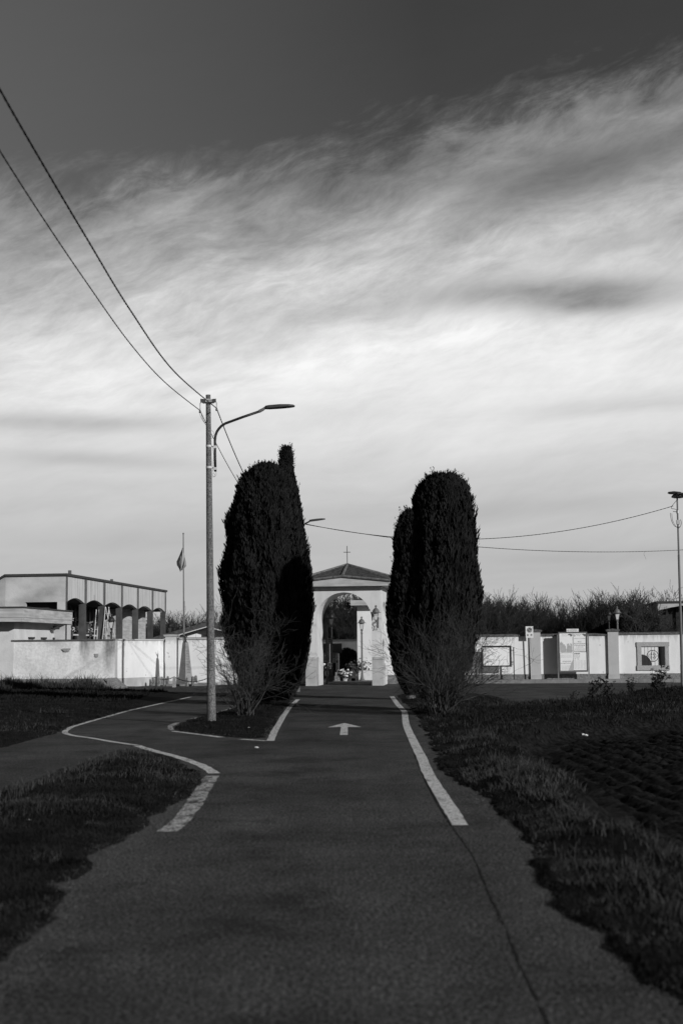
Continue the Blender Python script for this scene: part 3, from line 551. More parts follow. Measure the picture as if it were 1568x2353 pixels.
# ------------------------------------------------------------ branching plants
def branchy(segs, p, d, L, r, depth, spread, up, nseg=3, rnd=random, bend=.25, kids=(2,4), rmin=.003):
    pts=[p]; dd=Vector(d); n=nseg
    for i in range(n):
        dd = (dd+Vector((rnd.gauss(0,bend),rnd.gauss(0,bend),rnd.gauss(0,bend)+up))).normalized(); pts.append(pts[-1]+dd*(L/n))
    rs=[max(r*(1-.45*i/n),rmin) for i in range(n+1)]; segs.append((pts,rs))
    if depth<=0: return
    for _ in range(rnd.randint(*kids)):
        i=rnd.randint(1,n); t=pts[i]; a=(pts[i]-pts[i-1]).normalized(); v=Vector((rnd.gauss(0,1),rnd.gauss(0,1),rnd.gauss(0,1))); v=(v-a*v.dot(a)).normalized()
        branchy(segs, t, (a+v*rnd.uniform(.5,1)*spread).normalized(), L*rnd.uniform(.5,.8), rs[i]*.65, depth-1, spread, up, nseg, rnd, bend, kids, rmin)
def segs_np(segs, n=3):
    vs=[];fs=[];b=0
    for pts,rs in segs:
        k=len(pts)
        for i,p in enumerate(pts):
            d=(pts[min(i+1,k-1)]-pts[max(i-1,0)]).normalized(); a=Vector((0,0,1)) if abs(d.z)<.9 else Vector((1,0,0)); e1=d.cross(a).normalized(); e2=d.cross(e1)
            for j in range(n):
                t=2*math.pi*j/n; q=p+(e1*math.cos(t)+e2*math.sin(t))*rs[i]; vs.append((q.x,q.y,q.z))
        for i in range(k-1):
            for j in range(n): fs.append((b+i*n+j,b+i*n+(j+1)%n,b+(i+1)*n+(j+1)%n,b+(i+1)*n+j))
        b+=k*n
    return np.array(vs),np.array(fs)
def shrub(label, base, nst, H, spread, seed, lean=0):
    rnd=random.Random(seed); sg=[]
    for i in range(nst):
        a=rnd.uniform(0,2*math.pi); r0=rnd.uniform(0,.25); t=rnd.uniform(.05,1)*spread
        p=base+Vector((math.cos(a)*r0,math.sin(a)*r0,-.03)); d=Vector((math.cos(a)*t+lean*rnd.random(),math.sin(a)*t,1)).normalized()
        branchy(sg,p,d,H*rnd.uniform(.38,.66),rnd.uniform(.007,.022),4,.85,.035,5,rnd,.19,(1,4),.0024)
    v,f=segs_np(sg,4); o=npmesh('bare_shrub',v,f,M['twig'],org=tuple(base)); tag(o,label,'shrub','bare shrubs at the foot of the cypresses'); return o
shrub('leafless many-stemmed shrub on the island between concrete pole and left cypress', G(562,1646), 36, 2.15, .62, 5)
shrub('leafless wide shrub at the foot of the tall right cypress, twigs reaching right', G(1012,1643), 56, 2.6, .60, 9, lean=.55)

# ------------------------------------------------------------ woodland beyond the cemetery
variants=[]
for s in range(9):
    rnd=random.Random(100+s); sg=[]
    for k in range(rnd.randint(2,4)):
        b0=Vector((rnd.uniform(-.6,.6),rnd.uniform(-.6,.6),0)); branchy(sg,b0,Vector((rnd.uniform(-.15,.15),rnd.uniform(-.15,.15),1)),2.9,.045,4,.55,.10,4,rnd,.14,(3,4),.009)
    v,f=segs_np(sg,3); v[:,2]*=5.0/np.percentile(v[:,2],99.5); variants.append((v,f))
vs=[];fs=[];b=0
for i in range(560):
    v,f=variants[i%9]; a=rng.uniform(0,6.28); y=rng.uniform(104,132); x=rng.uniform(-.30,.32)*y+1
    s=rng.uniform(.75,1.12)*(1.0+.10*(x>5)*(x<25)+ .22*math.exp(-((x-0)/4)**2) -.12*(x<-8)-.18*(x>29)); c,sn=math.cos(a),math.sin(a)
    w=np.column_stack([(v[:,0]*c-v[:,1]*sn)*s*1.1+x,(v[:,0]*sn+v[:,1]*c)*s*1.1+y,v[:,2]*s]); vs.append(w); fs.append(f+b); b+=len(w)
o=npmesh('bare_woodland',np.vstack(vs),np.vstack(fs),M['wood']); tag(o,'dense leafless woodland seen behind the cemetery walls','woodland',kind='stuff')
# undergrowth thicket (low dense brush that closes the wood near the ground)
sg=[]; rnd=random.Random(77)
for i in range(46000):
    y=rnd.uniform(112,131); x=rnd.uniform(-.30,.32)*y+1; h=rnd.uniform(1.2,3.6)*(1 if x>-8 else .85)*(1 if x<24 else .6)*(.75 if -3<x<4 else 1); p=Vector((x,y,0)); q=p+Vector((rnd.gauss(0,.25),rnd.gauss(0,.25),h*.6)); e=q+Vector((rnd.gauss(0,.2),rnd.gauss(0,.2),h*.4)); sg.append(([p,q,e],[.03,.02,.008]))
v,f=segs_np(sg,3); o=npmesh('undergrowth',v,f,M['wood']); tag(o,'dark leafless undergrowth along the foot of the woodland','undergrowth',kind='stuff')
def btree(label, base, H, seed):
    rnd=random.Random(seed); root=thing('bare_tree',label,'tree',base,'single bare trees behind the right wall'); sg=[]
    tr=[base,base+Vector((.05,0,H*.2)),base+Vector((-.05,0,H*.42))]; mb=MB(); mb.tube(tr,[.11,.09,.07],8); mb.obj('trunk',M['treebark'],root)
    for k in range(7):
        t=.4+.1*k; p=tr[0].lerp(tr[2],min(t,1)); a=rnd.uniform(0,6.28); branchy(sg,p,Vector((math.cos(a)*.6,math.sin(a)*.6,1)).normalized(),H*.34,.045,4,.7,.05,4,rnd,.16,(2,4),.009)
    v,f=segs_np(sg,3); v[:,2]=base.z+H*.35+(v[:,2]-base.z-H*.35)*(H*.65/(np.percentile(v[:,2],99.8)-base.z-H*.35)); npmesh('crown',v-np.array(base),f,M['treebark'],parent=root)
for lab,x,yt,Y,sd in (('leafless tree standing clear of the wood, left of the pair behind the right wall',1465,1374,92,4),('leafless tree just left of the scalloped low building behind the right wall',1494,1381,94,6)):
    p=PX(x,1490,Y); btree(lab, Vector((p.x,Y,0)), HZ(x,yt,Y), sd)

# ------------------------------------------------------------ weeds on the bank in front of the car park, right
def gz(x,y):
    P=np.array([[x,y]]); sg,sf=gfields(P); return float(gheight(P,sg,sf)[0])
def weed(label, px, py, ytop, seed, lean=.2, n=5):
    n=n+3; ytop=ytop-6
    p=G(px,py); p.z=gz(p.x,p.y); H=max(.25,HZ(px,ytop,p.y)-p.z); rnd=random.Random(seed); sg=[]; lv=[]
    for k in range(n):
        d=Vector((rnd.uniform(-.35,.35)+lean,rnd.uniform(-.3,.3),1)).normalized(); pts=[p+Vector((rnd.uniform(-.05,.05),0,-.02))]; h=H*rnd.uniform(.6,1.05)
        for i in range(5): d=(d+Vector((rnd.gauss(.03,.12),rnd.gauss(0,.1),rnd.gauss(-.02,.06)))).normalized(); pts.append(pts[-1]+d*h/5)
        sg.append((pts,[.009,.008,.007,.006,.005,.004]))
        for _ in range(52):
            i=rnd.randint(1,5); c=pts[i]; e=Vector((rnd.gauss(0,1),rnd.gauss(0,1),rnd.gauss(.1,.6))).normalized(); l=rnd.uniform(.06,.15)*H; s_=e.cross(Vector((rnd.gauss(0,1),rnd.gauss(0,1),1))).normalized()*l*.27; lv.append((c,c+e*l*.5+s_,c+e*l,c+e*l*.5-s_))
    v,f=segs_np(sg,4); b=len(v); lvv=np.array([[tuple(q) for q in l] for l in lv]).reshape(-1,3); lf=np.arange(len(lv)*4).reshape(-1,4)+b
    o=npmesh('weed_plant',np.vstack([v,lvv]),np.vstack([f,lf]),M['leaf'],org=tuple(p)); tag(o,label,'weed','tall weeds on the grassy bank')
weed('thin weed leaning up left of the other weeds, below the large notice board',1312,1618,1590,1,.2,3)
weed('tall slender weed with small leaves below the second grey pier',1352,1616,1550,2,.25,4)
weed('bushy weed beside the slender one below the second grey pier',1385,1616,1566,3,.35,6)
weed('upright weed on the bank below the left side of the wall window',1448,1606,1562,4,.05,7)
weed('tallest drooping weed in front of the grilled wall window',1505,1606,1536,5,.0,8)
weed('spreading weed on the bank just left of the right lamp post',1545,1612,1575,6,.1,8)
weed('dark weed clump at the foot of the right lamp post',1578,1606,1565,8,-.15,9)
p=G(1518,1600); p.z=gz(p.x,p.y)
mb=MB(); mb.box(p+Vector((0,0,-.1)),.5,1.0,.30,Vector((.9,-.43,0)),Vector((.43,.9,0))); mb.box(p+Vector((0,0,.204)),.6,1.1,.07,Vector((.9,-.43,0)),Vector((.43,.9,0))); tag(mb.obj('culvert_block',M['dark'],org=p),'dark concrete slab block half hidden in weeds left of the right lamp post','concrete block')
# ------------------------------------------------------------ gate pavilion
HW=1.74; AR=1.293; SP=3.035; WT=4.60; D1=2.25; D2=3.0
pav=thing('gate_pavilion','pale arched gate pavilion with tiled pyramid roof between the cypresses','gatehouse',C(0,1.5,0))
def archprof(r, sp, n=28): return [(-r,0.0)]+[(-r*math.cos(math.pi*i/n), sp+r*math.sin(math.pi*i/n)) for i in range(n+1)]+[(r,0.0)]
def wall_arch(mb, hw, r, sp, top, v0, v1, n=28):   # wall in u direction with an arched opening, built of quads
    A=archprof(r,sp,n)
    outer=[(-hw,0.0)]+[( -hw, SPz) for SPz in ()]
    pts_o=[]
    for (u,z) in A:
        if z<=0: pts_o.append((-hw if u<0 else hw, 0.0))
        else:
            a=math.atan2(z-sp,u); 
            # project onto the rectangle outline
            pts_o.append(None)
    n_=len(A); 
    for i in range(1,n_-1):
        t=(i-1)/(n_-3); ang=math.pi*(1-t); cu,cz=math.cos(ang),math.sin(ang); k=min(hw/abs(cu) if abs(cu)>1e-6 else 1e9,(top-sp)/cz if cz>1e-6 else 1e9); pts_o[i]=(cu*k,sp+cz*k)
    # insert exact top corners by snapping nearest
    for sgn in (-1,1):
        j=min(range(1,n_-1),key=lambda i:(pts_o[i][0]-sgn*hw)**2+(pts_o[i][1]-top)**2); pts_o[j]=(sgn*hw,top)
    V_=[];k=n_
    for v in (v0,v1):
        V_+=[C(u,v,z) for u,z in A]+[C(u,v,z) for u,z in pts_o]
    F_=[]
    for i in range(k-1):
        F_.append((i,k+i,k+i+1,i+1)); F_.append((2*k+i,2*k+i+1,3*k+i+1,3*k+i))      # front, back
        F_.append((i,i+1,2*k+i+1,2*k+i)); F_.append((k+i,3*k+i,3*k+i+1,k+i+1))        # reveal, outside
    mb.add(V_,F_)
mb=MB(); wall_arch(mb,HW-.10,AR,SP,WT,0,D1); 
mb.cbox(-(HW-.10),-1.5,D1+.002,D2,0,WT); mb.cbox(1.5,HW-.10,D1+.002,D2,0,WT); mb.cbox(-1.5,1.5,D1+.002,D2,4.36,WT)
# front strips at the corners and side skins with blind arches
for s in (-1,1):
    # side skin: plate with arched recess (thickness .10)
    n=20; r=1.02; c=1.5; sp=2.9; A=[(c-r,1.0)]+[(c-r*math.cos(math.pi*i/n),sp+r*math.sin(math.pi*i/n)) for i in range(n+1)]+[(c+r,1.0)]
    Oo=[]
    for i,(v,z) in enumerate(A):
        if i==0: Oo.append((0,1.0))
        elif i==len(A)-1: Oo.append((D2,1.0))
        else:
            t=(i-1)/(len(A)-3); ang=math.pi*(1-t); cu,cz=math.cos(ang),math.sin(ang); k=min(1.5/abs(cu) if abs(cu)>1e-6 else 1e9,(WT-sp)/cz if cz>1e-6 else 1e9); Oo.append((c+cu*k,sp+cz*k))
    for cv in (0,D2):
        j=min(range(1,len(A)-1),key=lambda i:(Oo[i][0]-cv)**2+(Oo[i][1]-WT)**2); Oo[j]=(cv,WT)
    u0,u1=(s*(HW-.10),s*HW); k=len(A); V_=[C(u1,v,z) for v,z in A]+[C(u1,v,z) for v,z in Oo]+[C(u0+s*.001,v,z) for v,z in A]+[C(u0+s*.001,v,z) for v,z in Oo]; F_=[]
    for i in range(k-1): F_+=[(i,k+i,k+i+1,i+1),(i,i+1,2*k+i+1,2*k+i),(k+i,3*k+i,3*k+i+1,k+i+1)]
    F_+=[(0,2*k,3*k,k),(k-1,2*k-1,4*k-1,3*k-1)]
    if s<0: F_=[f[::-1] for f in F_]
    mb.add(V_,F_); a,b_=sorted((s*(HW-.099),s*HW)); mb.cbox(a,b_,0,D2,0,.998)
mb.obj('wall',M['pave'],pav)
for s in (-1,1):
    a,b_=sorted((s*(AR-.0),s*(HW+.07))); 
    mb=MB(); mb.cbox(a if s>0 else a, b_, -.06,.62,0,1.32); mb.obj('pier_base',M['pavbase'],pav)
# eaves: flat soffit, fascia rising to a point at the middle of each side, pyramid roof
EV=.42; hu=HW+EV; c0,c1=-EV,D2+EV; cm=D2/2; zc=4.60; ze=4.795; zg=5.02; za=5.83
mb=MB(); cs=[(-hu,c0),(0,c0),(hu,c0),(hu,cm),(hu,c1),(0,c1),(-hu,c1),(-hu,cm)]; zt=[ze,zg,ze,zg-.02,ze,zg,ze,zg-.02]
V_=[C(u,v,zc) for u,v in cs]+[C(u,v,z) for (u,v),z in zip(cs,zt)]; F_=[tuple(range(8))[::-1]]+[(i,(i+1)%8,8+(i+1)%8,8+i) for i in range(8)]
V_.append(C(0,cm,za-.12)); F_+=[(8+i,8+(i+1)%8,16) for i in range(8)]
mb.add(V_,F_); mb.obj('fascia',M['fascia'],pav)
rf=MB(); 
# board joint line across the front fascia
_y=C(0,cm).y; ap=PX(797.4,1297.5,_y)
tiles=MB()
for i in range(8):
    (u0,v0),(u1,v1)=cs[i],cs[(i+1)%8]; e=1.035
    def E(u,v,z): cc=(0,cm); return C(cc[0]+(u-cc[0])*e, cc[1]+(v-cc[1])*e, z+.06)
    p=E(u0,v0,zt[i]); q=E(u1,v1,zt[(i+1)%8]); nn=(q-p).cross(ap-p).normalized(); 
    if nn.z<0: nn=-nn
    rf.prism([p,q,ap],-nn*.05)
    rows=11
    for r in range(rows):
        t0=r/rows; t1=(r+1.12)/rows; t1=min(t1,.985)
        a=p.lerp(ap,t0); b_=q.lerp(ap,t0); c_=q.lerp(ap,t1); d_=p.lerp(ap,t1); L=(b_-a).length; k=max(1,int(round(L/.24)))
        # courses of stone-like slabs, each lifted at its lower edge
        for j in range(k):
            s0=(j+ (0.0))/k; s1=(j+.97)/k; lift=random.uniform(.035,.06)
            x0=a.lerp(b_,s0);x1=a.lerp(b_,s1);y1=d_.lerp(c_,s1);y0=d_.lerp(c_,s0); tiles.hexa([x0+nn*.005,x1+nn*.005,y1+nn*.005,y0+nn*.005,x0+nn*lift,x1+nn*lift,y1+nn*.012,y0+nn*.012])
rp=rf.obj('roof',M['tile'],pav); tiles.obj('roof_slabs',M['tile'],rp)
mb=MB()
for i in range(8):
    (u,v)=cs[i]; p=C(u*1.035,cm+(v-cm)*1.035,zt[i]+.085)
    mb.tube([p,ap+Vector((0,0,.03))],[.075,.06],6)
mb.obj('ridge_tiles',M['ridge'],pav)
mb=MB(); 
for i in range(8):
    (u0,v0),(u1,v1)=cs[i],cs[(i+1)%8]
    p=C(u0*1.03,cm+(v0-cm)*1.03,zt[i]+.045); q=C(u1*1.03,cm+(v1-cm)*1.03,zt[(i+1)%8]+.045); n=5
    for j in range(n): mb.tube([p.lerp(q,(j+.02)/n),p.lerp(q,(j+.98)/n)],.055,6)
mb.obj('eave_tiles',M['ridge'],pav)
cr=MB(); a=PX(797.6,1297,ap.y); yt=HZ(796.6,1254,ap.y); xc=PX(796.6,1254,ap.y).x; cr.tube([Vector((ap.x,ap.y,ap.z-.02)),Vector((xc,ap.y,yt))],.018,6); zz=HZ(796.8,1268.3,ap.y); cr.tube([Vector((xc-.17,ap.y,zz)),Vector((xc+.17,ap.y,zz))],.016,6); cr.obj('cross',M['iron'],pav)
# strap on the pier bases
for s in (-1,1):
    mb=MB(); a,b_=sorted((s*(AR+.01),s*(HW+.074))); zq=1.20
    pts=[C(a+(b_-a)*i/8,-.064,zq+random.uniform(-.012,.012)) for i in range(9)]; mb.tube(pts,.006,4)
    mb.obj('wire',M['darkmetal'],pav)

# hanging votive lamp
vy=C(0,1.1).y; hx=PX(799.3,1400,vy).x; zt_=SP+AR*.985
zb=HZ(799,1399,vy)+.15; 
vl=thing('hanging_lamp','black round lamp hanging on two chains under the pavilion arch','hanging lamp',Vector((hx,vy,zb-.15)))
mb=MB(); mb.lathe(Vector((hx,vy,zb-.15)),[(.03,0),(.11,.03),(.15,.09),(.14,.15),(.08,.19),(.055,.21),(.08,.24),(.085,.28),(.06,.32),(.02,.33)],14); mb.obj('lamp_body',M['iron'],vl)
for s in (-1,1):
    mb=MB(); p=Vector((hx+s*.13-.02,vy,zb-.05)); q=Vector((hx+s*.11-.05,vy,zt_)); n=26
    for i in range(n):
        a=p.lerp(q,i/n); b_=p.lerp(q,(i+1.15)/n); mb.tube([a,b_],.012+.008*(i%2),4)
    mb.obj('chain',M['iron'],vl)

# ------------------------------------------------------------ lanterns
def lantern(parent, top, sc, mm):   # top = centre of lantern bottom; builds glass, frame, roof
    c=top; H=.42*sc
    mb=MB(); mb.lathe(c,[(.03*sc,0),(.065*sc,.04*sc),(.085*sc,.10*sc)],4,True)
    for k in range(4):
        a=math.pi/4+k*math.pi/2; d=Vector((math.cos(a),math.sin(a),0)); mb.tube([c+d*.085*sc+Vector((0,0,.10*sc)),c+d*.165*sc+Vector((0,0,.43*sc))],.010*sc,4)
        d2=Vector((math.cos(a+math.pi/2),math.sin(a+math.pi/2),0))
        for (r,z) in ((.085,.10),(.165,.43)): mb.tube([c+d*r*sc+Vector((0,0,z*sc)),c+d2*r*sc+Vector((0,0,z*sc))],.009*sc,4)
    mb.obj('lantern_frame',mm,parent)
    mb=MB(); mb.lathe(c,[(.077*sc,.105*sc),(.155*sc,.425*sc)],4); mb.obj('lantern_glass',M['glassdark'] if mm is M['iron'] else M['glasspane'],parent)
    mb=MB(); mb.lathe(c,[(.25*sc,.43*sc),(.25*sc,.445*sc),(.17*sc,.47*sc),(.155*sc,.53*sc),(.115*sc,.60*sc),(.06*sc,.65*sc),(.035*sc,.67*sc),(.03*sc,.70*sc),(.055*sc,.73*sc),(.055*sc,.755*sc),(.02*sc,.79*sc)],12); mb.obj('lantern_roof',mm,parent)
def lamp_post(label, base, H, mm, sc=1.0):
    t=thing('lamp_post',label,'lamp post',base,'lantern posts in the cemetery'); ph=H-.79*sc
    mb=MB(); mb.lathe(base,[(.16,0),(.16,.03),(.10,.10),(.075,.22),(.06,.35),(.052,.4),(.046,ph*.9),(.046,ph-.14),(.062,ph-.12),(.062,ph-.09),(.045,ph-.06),(.04,ph)],12); mb.obj('post',mm,t)
    mb=MB()
    for s in (-1,1): mb.tube([base+Vector((0,0,ph-.02)),base+Vector((s*.055,0,ph+.02)),base+Vector((s*.06,0,ph+.08))],.010,5)
    mb.obj('bracket',mm,t); lantern(t, base+Vector((0,0,ph)), sc, mm); return t
def at(px,Y): p=PX(px,1490,Y); return Vector((p.x,Y,0))
lamp_post('grey lantern post in front of the white wall seen through the arch', at(830.8,76.8), HZ(830,1416,76.8), M['lampgrey'])
lamp_post('dark lantern post at left inside the arch, woodland behind it', at(761.5,78), HZ(761.5,1401.5,78), M['iron'],1.15)
lamp_post('lantern post behind the right wall, taller of the two between pier and window', at(1418.3,74), HZ(1418,1392.5,74), M['lampgrey'])
lamp_post('dark lantern post behind the right wall, directly over the second grey pier', at(1399,87), HZ(1399,1398.6,87), M['iron'])
lamp_post('lantern post in front of the arcaded burial gallery on the left', at(256,72.5), HZ(256,1410,72.5), M['darkmetal'],1.05)
lamp_post('dark lantern post left of the flagpole near the gabled chapel roof', at(391,95), HZ(391,1426,95), M['iron'],1.1)
# wall lantern on the right pier of the pavilion
yl=C(1.5,-.35).y; lx=PX(863,1421,yl).x; zl=HZ(863,1421.5,yl)
wl=thing('wall_lantern','grey wall lantern on a scrolled bracket fixed to the right pavilion pier','wall lantern',Vector((lx,yl,zl)))
lantern(wl, Vector((lx,yl,zl-.14)), .98, M['lampgrey'])
pc=C(1.50,-.015,0); mb=MB(); mb.box(Vector((pc.x+.08,pc.y,HZ(868,1442,pc.y))),.09,.02,.50,U,V); mb.obj('back_plate',M['lampgrey'],wl)
mb=MB(); zb=zl-.42; s0=Vector((pc.x+.08,pc.y,zl-.08)); 
mb.tube([s0,Vector((lx+.02,yl+.05,zl-.16)),Vector((lx,yl,zl-.15))],.014,5)
sp=[]
for i in range(26):
    t=i/25; a=math.pi*2.6*t-1.2; r=.155*(1-.8*t); sp.append(Vector((lx-.045+math.cos(a)*r*.95, yl+.18, zl-.30+math.sin(a)*r)))
mb.tube(sp,.012,5); mb.tube([sp[0],Vector((pc.x+.06,pc.y-.01,zl-.47))],.012,5); mb.tube([Vector((lx-.18,yl+.15,zl-.2)),Vector((pc.x+.06,pc.y-.01,zl-.06))],.012,5); mb.obj('scroll',M['lampgrey'],wl)

# iron gate leaf folded back inside the arch
gl=thing('gate_leaf','dark iron gate leaf folded back at the left inside the arch','gate',C(-1.02,2.35,0))
mb=MB()
for i in range(9): mb.tube([C(-1.13+.02*i,2.36+.12*i,.1),C(-1.13+.02*i,2.36+.12*i,2.25)],.016,5)
for z in (.12,1.1,2.2): mb.tube([C(-1.13,2.36,z),C(-.97,3.32,z)],.02,5)
mb.cbox(-1.17,-1.09,2.30,2.38,0,2.9); mb.obj('bars',M['iron'],gl)
mb=MB(); a=PX(757.2,1477,C(0,2.28).y); mb.box(Vector((a.x,a.y,HZ(757,1523,a.y))),.045,.01,HZ(757,1512-33,a.y)-HZ(757,1523,a.y)); mb.obj('reflector_strip',M['signwhite'],gl)
mb=MB(); a=PX(777.5,1490,C(0,2.9).y); mb.box(Vector((a.x,a.y,HZ(777,1538,a.y))),.05,.012,.78); mb.obj('reflector_strip',M['signwhite'],gl)

# ------------------------------------------------------------ walls
WV=3.62
def cwall(label, u0,u1, vf, zg, zt, m='whitewall', pl=.24, cap=True, th=.30, hole=None, capm='coping', plm='plinth'):
    t=thing('boundary_wall',label,'wall',C((u0+u1)/2,vf,zg)); mb=MB()
    if hole:
        a,b_,z0,z1=hole
        mb.cbox(u0,a,vf,vf+th,zg+pl,zt); mb.cbox(b_,u1,vf,vf+th,zg+pl,zt); mb.cbox(a,b_,vf,vf+th,zg+pl,z0); mb.cbox(a,b_,vf,vf+th,z1,zt)
    else: mb.cbox(u0,u1,vf,vf+th,zg+pl,zt)
    mb.obj('wall_face',M[m],t)
    mb=MB(); mb.cbox(u0,u1,vf-.025,vf+th+.02,zg-.05,zg+pl-.003); mb.obj('plinth',M[plm],t)
    if cap:
        mb=MB(); q=[(vf-.07,zt+.002),(vf+th+.07,zt+.002),(vf+th+.07,zt+.05),(vf+th/2,zt+.11),(vf-.07,zt+.05)]
        n=max(1,int((u1-u0)/.5))
        for i in range(n):
            a=u0+(u1-u0)*i/n; b_=u0+(u1-u0)*(i+.985)/n; dz=random.uniform(-.006,.006); mb.prism([C(a,v,z+dz) for v,z in q],C(b_,0)-C(a,0))
        mb.obj('coping',M[capm],t)
    return t
def u_at(px, v):   # u of pixel column on plane v
    k=(px-CX)/F; p0=C(0,v); return (k*p0.y-p0.x)/(U.x-k*U.y)
ZP=.17; WTZ=2.24
uW0,uW1=u_at(1465.5,WV),u_at(1519.5,WV)
wz=lambda px,py,u: HZ(px,py,C(u,WV).y)
hz0,hz1=wz(1492,1528.6,(uW0+uW1)/2),wz(1492,1484.8,(uW0+uW1)/2)
up1=(u_at(1213.3,WV-.12),u_at(1235.9,WV-.12)); up2=(u_at(1389.7,WV-.12),u_at(1414,WV-.12))
cwall('white plastered wall stretch between the right cypress and first grey pier, behind the blank notice board', u_at(1075,WV), up1[0]-.003, WV, ZP, WTZ)
cwall('white plastered wall stretch between the two grey piers, behind the poster board', up1[1]+.003, up2[0]-.003, WV, ZP, WTZ)
rw=cwall('white plastered wall stretch with a grilled window at the right edge', up2[1]+.003, u_at(1568,WV)+9, WV, ZP, WTZ+.03, hole=(uW0,uW1,hz0,hz1))
cwall('white wall stretch joining the pavilion on its right, partly behind the right cypress', HW+.003, u_at(1075,WV)-.003, WV-.4, 0, WTZ, pl=.42)
cwall('white wall stretch left of the pavilion, behind the left cypress and shrub', u_at(405.7,WV)+.02, -HW-.003, WV, 0, WTZ, pl=.12, plm='pavbase', capm='pier')
# window surround and grille
fm=MB(); vf=WV-.05; fo=(u_at(1454.8,WV),u_at(1529.7,WV),HZ(1492,1539.2,C(uW0,WV).y),HZ(1492,1474.6,C(uW0,WV).y)); 
fm.cbox(fo[0]+.02,uW0,vf,WV+.12,hz0+.002,hz1-.002); fm.cbox(uW1,fo[1]-.03,vf,WV+.12,hz0+.002,hz1-.002); fm.cbox(fo[0],fo[1],vf-.01,WV+.12,hz1,fo[3]); fm.cbox(fo[0],fo[1],vf-.02,WV+.12,fo[2],hz0)
wf=fm.obj('window_surround',M['frame'],rw)
gm=MB(); n=7
for i in range(1,n):
    u=uW0+(uW1-uW0)*i/n*1.0; gm.tube([C(u,WV+.10,hz0),C(u,WV+.10,hz1)],.009,4)
cu=(uW0+uW1)/2-.02; cz=(hz0+hz1)/2+.0; r=.27
def ring(cu,cz,r,n=24,v=WV+.085,a0=0,a1=2*math.pi,rr=.015): gm.tube([C(cu+r*math.cos(a0+(a1-a0)*i/n),v,cz+r*math.sin(a0+(a1-a0)*i/n)) for i in range(n+1)],rr,4,cap=False)
ring(cu,cz,r)
for k in range(4):
    a=math.pi/4+k*math.pi/2; ring(cu+.115*math.cos(a),cz+.115*math.sin(a),.05,12,rr=.008)
    a=k*math.pi/2; ex,ez=math.cos(a),math.sin(a); px_,pz_=-ez,ex
    gm.tube([C(cu+ex*.02+px_*.05,WV+.08,cz+ez*.02+pz_*.05),C(cu+ex*.15+px_*.05,WV+.08,cz+ez*.15+pz_*.05),C(cu+ex*.26,WV+.08,cz+ez*.26),C(cu+ex*.15-px_*.05,WV+.08,cz+ez*.15-pz_*.05),C(cu+ex*.02-px_*.05,WV+.08,cz+ez*.02-pz_*.05)],.009,4)
gm.obj('grille',M['iron'],wf)
tb=thing('tomb_block','pale tomb block with dark arched niche seen through the grilled wall window','tomb',C(u_at(1480,WV+4),WV+4,0)); v4=WV+4; zz4=lambda y: HZ(1490,y,C(u_at(1490,v4),v4).y)
mb=MB(); mb.cbox(u_at(1440,v4),u_at(1504.5,v4),v4,v4+1.2,0,zz4(1486.5)); mb.obj('block',M['plaster'],tb)
mb=MB(); pts=[C(u_at(1466+22.5*math.cos(R(a)),v4-.01),v4-.012,zz4(1529-26*math.sin(R(a)))) for a in range(0,181,12)]; mb.prism(pts,V*.009); mb.obj('niche',M['dark'],tb)
# grey piers with stone caps
def pier(label,u0,u1,zg,zt,vf,capz,m='pier',d=.46):
    t=thing('wall_pier',label,'pier',C((u0+u1)/2,vf,zg),'piers along the cemetery wall'); mb=MB(); mb.cbox(u0,u1,vf,vf+d,zg+.2,zt); mb.obj('shaft',M[m],t)
    mb=MB(); mb.cbox(u0-.02,u1+.02,vf-.03,vf+d,zg-.05,zg+.198); mb.obj('base',M['pavbase'],t)
    mb=MB(); mb.cbox(u0-.06,u1+.06,vf-.06,vf+d+.06,zt+.002,zt+.055); a=[C(u0-.08,vf-.08,zt+.057),C(u1+.08,vf-.08,zt+.057),C(u1+.08,vf+d+.08,zt+.057),C(u0-.08,vf+d+.08,zt+.057)]; tp=C((u0+u1)/2,vf+d/2,capz); mb.add(a+[p+Vector((0,0,.03)) for p in a]+[tp],[(3,2,1,0),(0,1,5,4),(1,2,6,5),(2,3,7,6),(3,0,4,7),(4,5,8),(5,6,8),(6,7,8),(7,4,8)]); mb.obj('cap',M['coping'] if m=='pier' else M['pier'],t); return t
pz=lambda px,py,u,v: HZ(px,py,C(u,v).y)
pier('grey plastered pier with stone cap right behind the parking sign', up1[0],up1[1],ZP,pz(1224,1451.5,up1[0],WV),WV-.12,pz(1224,1445,up1[0],WV))
pier('grey plastered pier with stone cap between poster board and wall window', up2[0],up2[1],ZP,pz(1400,1450.5,up2[0],WV),WV-.12,pz(1400,1443.5,up2[0],WV))
ul=(u_at(379,WV-.15),u_at(404,WV-.15)); pier('pale pier with flat cap left of the obelisk', ul[0],ul[1],0,pz(391,1462,ul[0],WV),WV-.15,pz(391,1456.5,ul[0],WV),m='whitewall')
# raised pavement with kerb stones
KV=WV-1.15; pm=MB(); uK=u_at(1068,KV); pm.cbox(uK,26,KV+.16,WV-.027,-.05,ZP); tag(pm.obj('pavement',M['kerb']),kind='structure')
km=MB(); u=uK
while u<26: km.cbox(u,u+1.585,KV,KV+.157,-.05,ZP+.004); u+=1.6
tag(km.obj('kerb',M['kerb']),kind='structure')

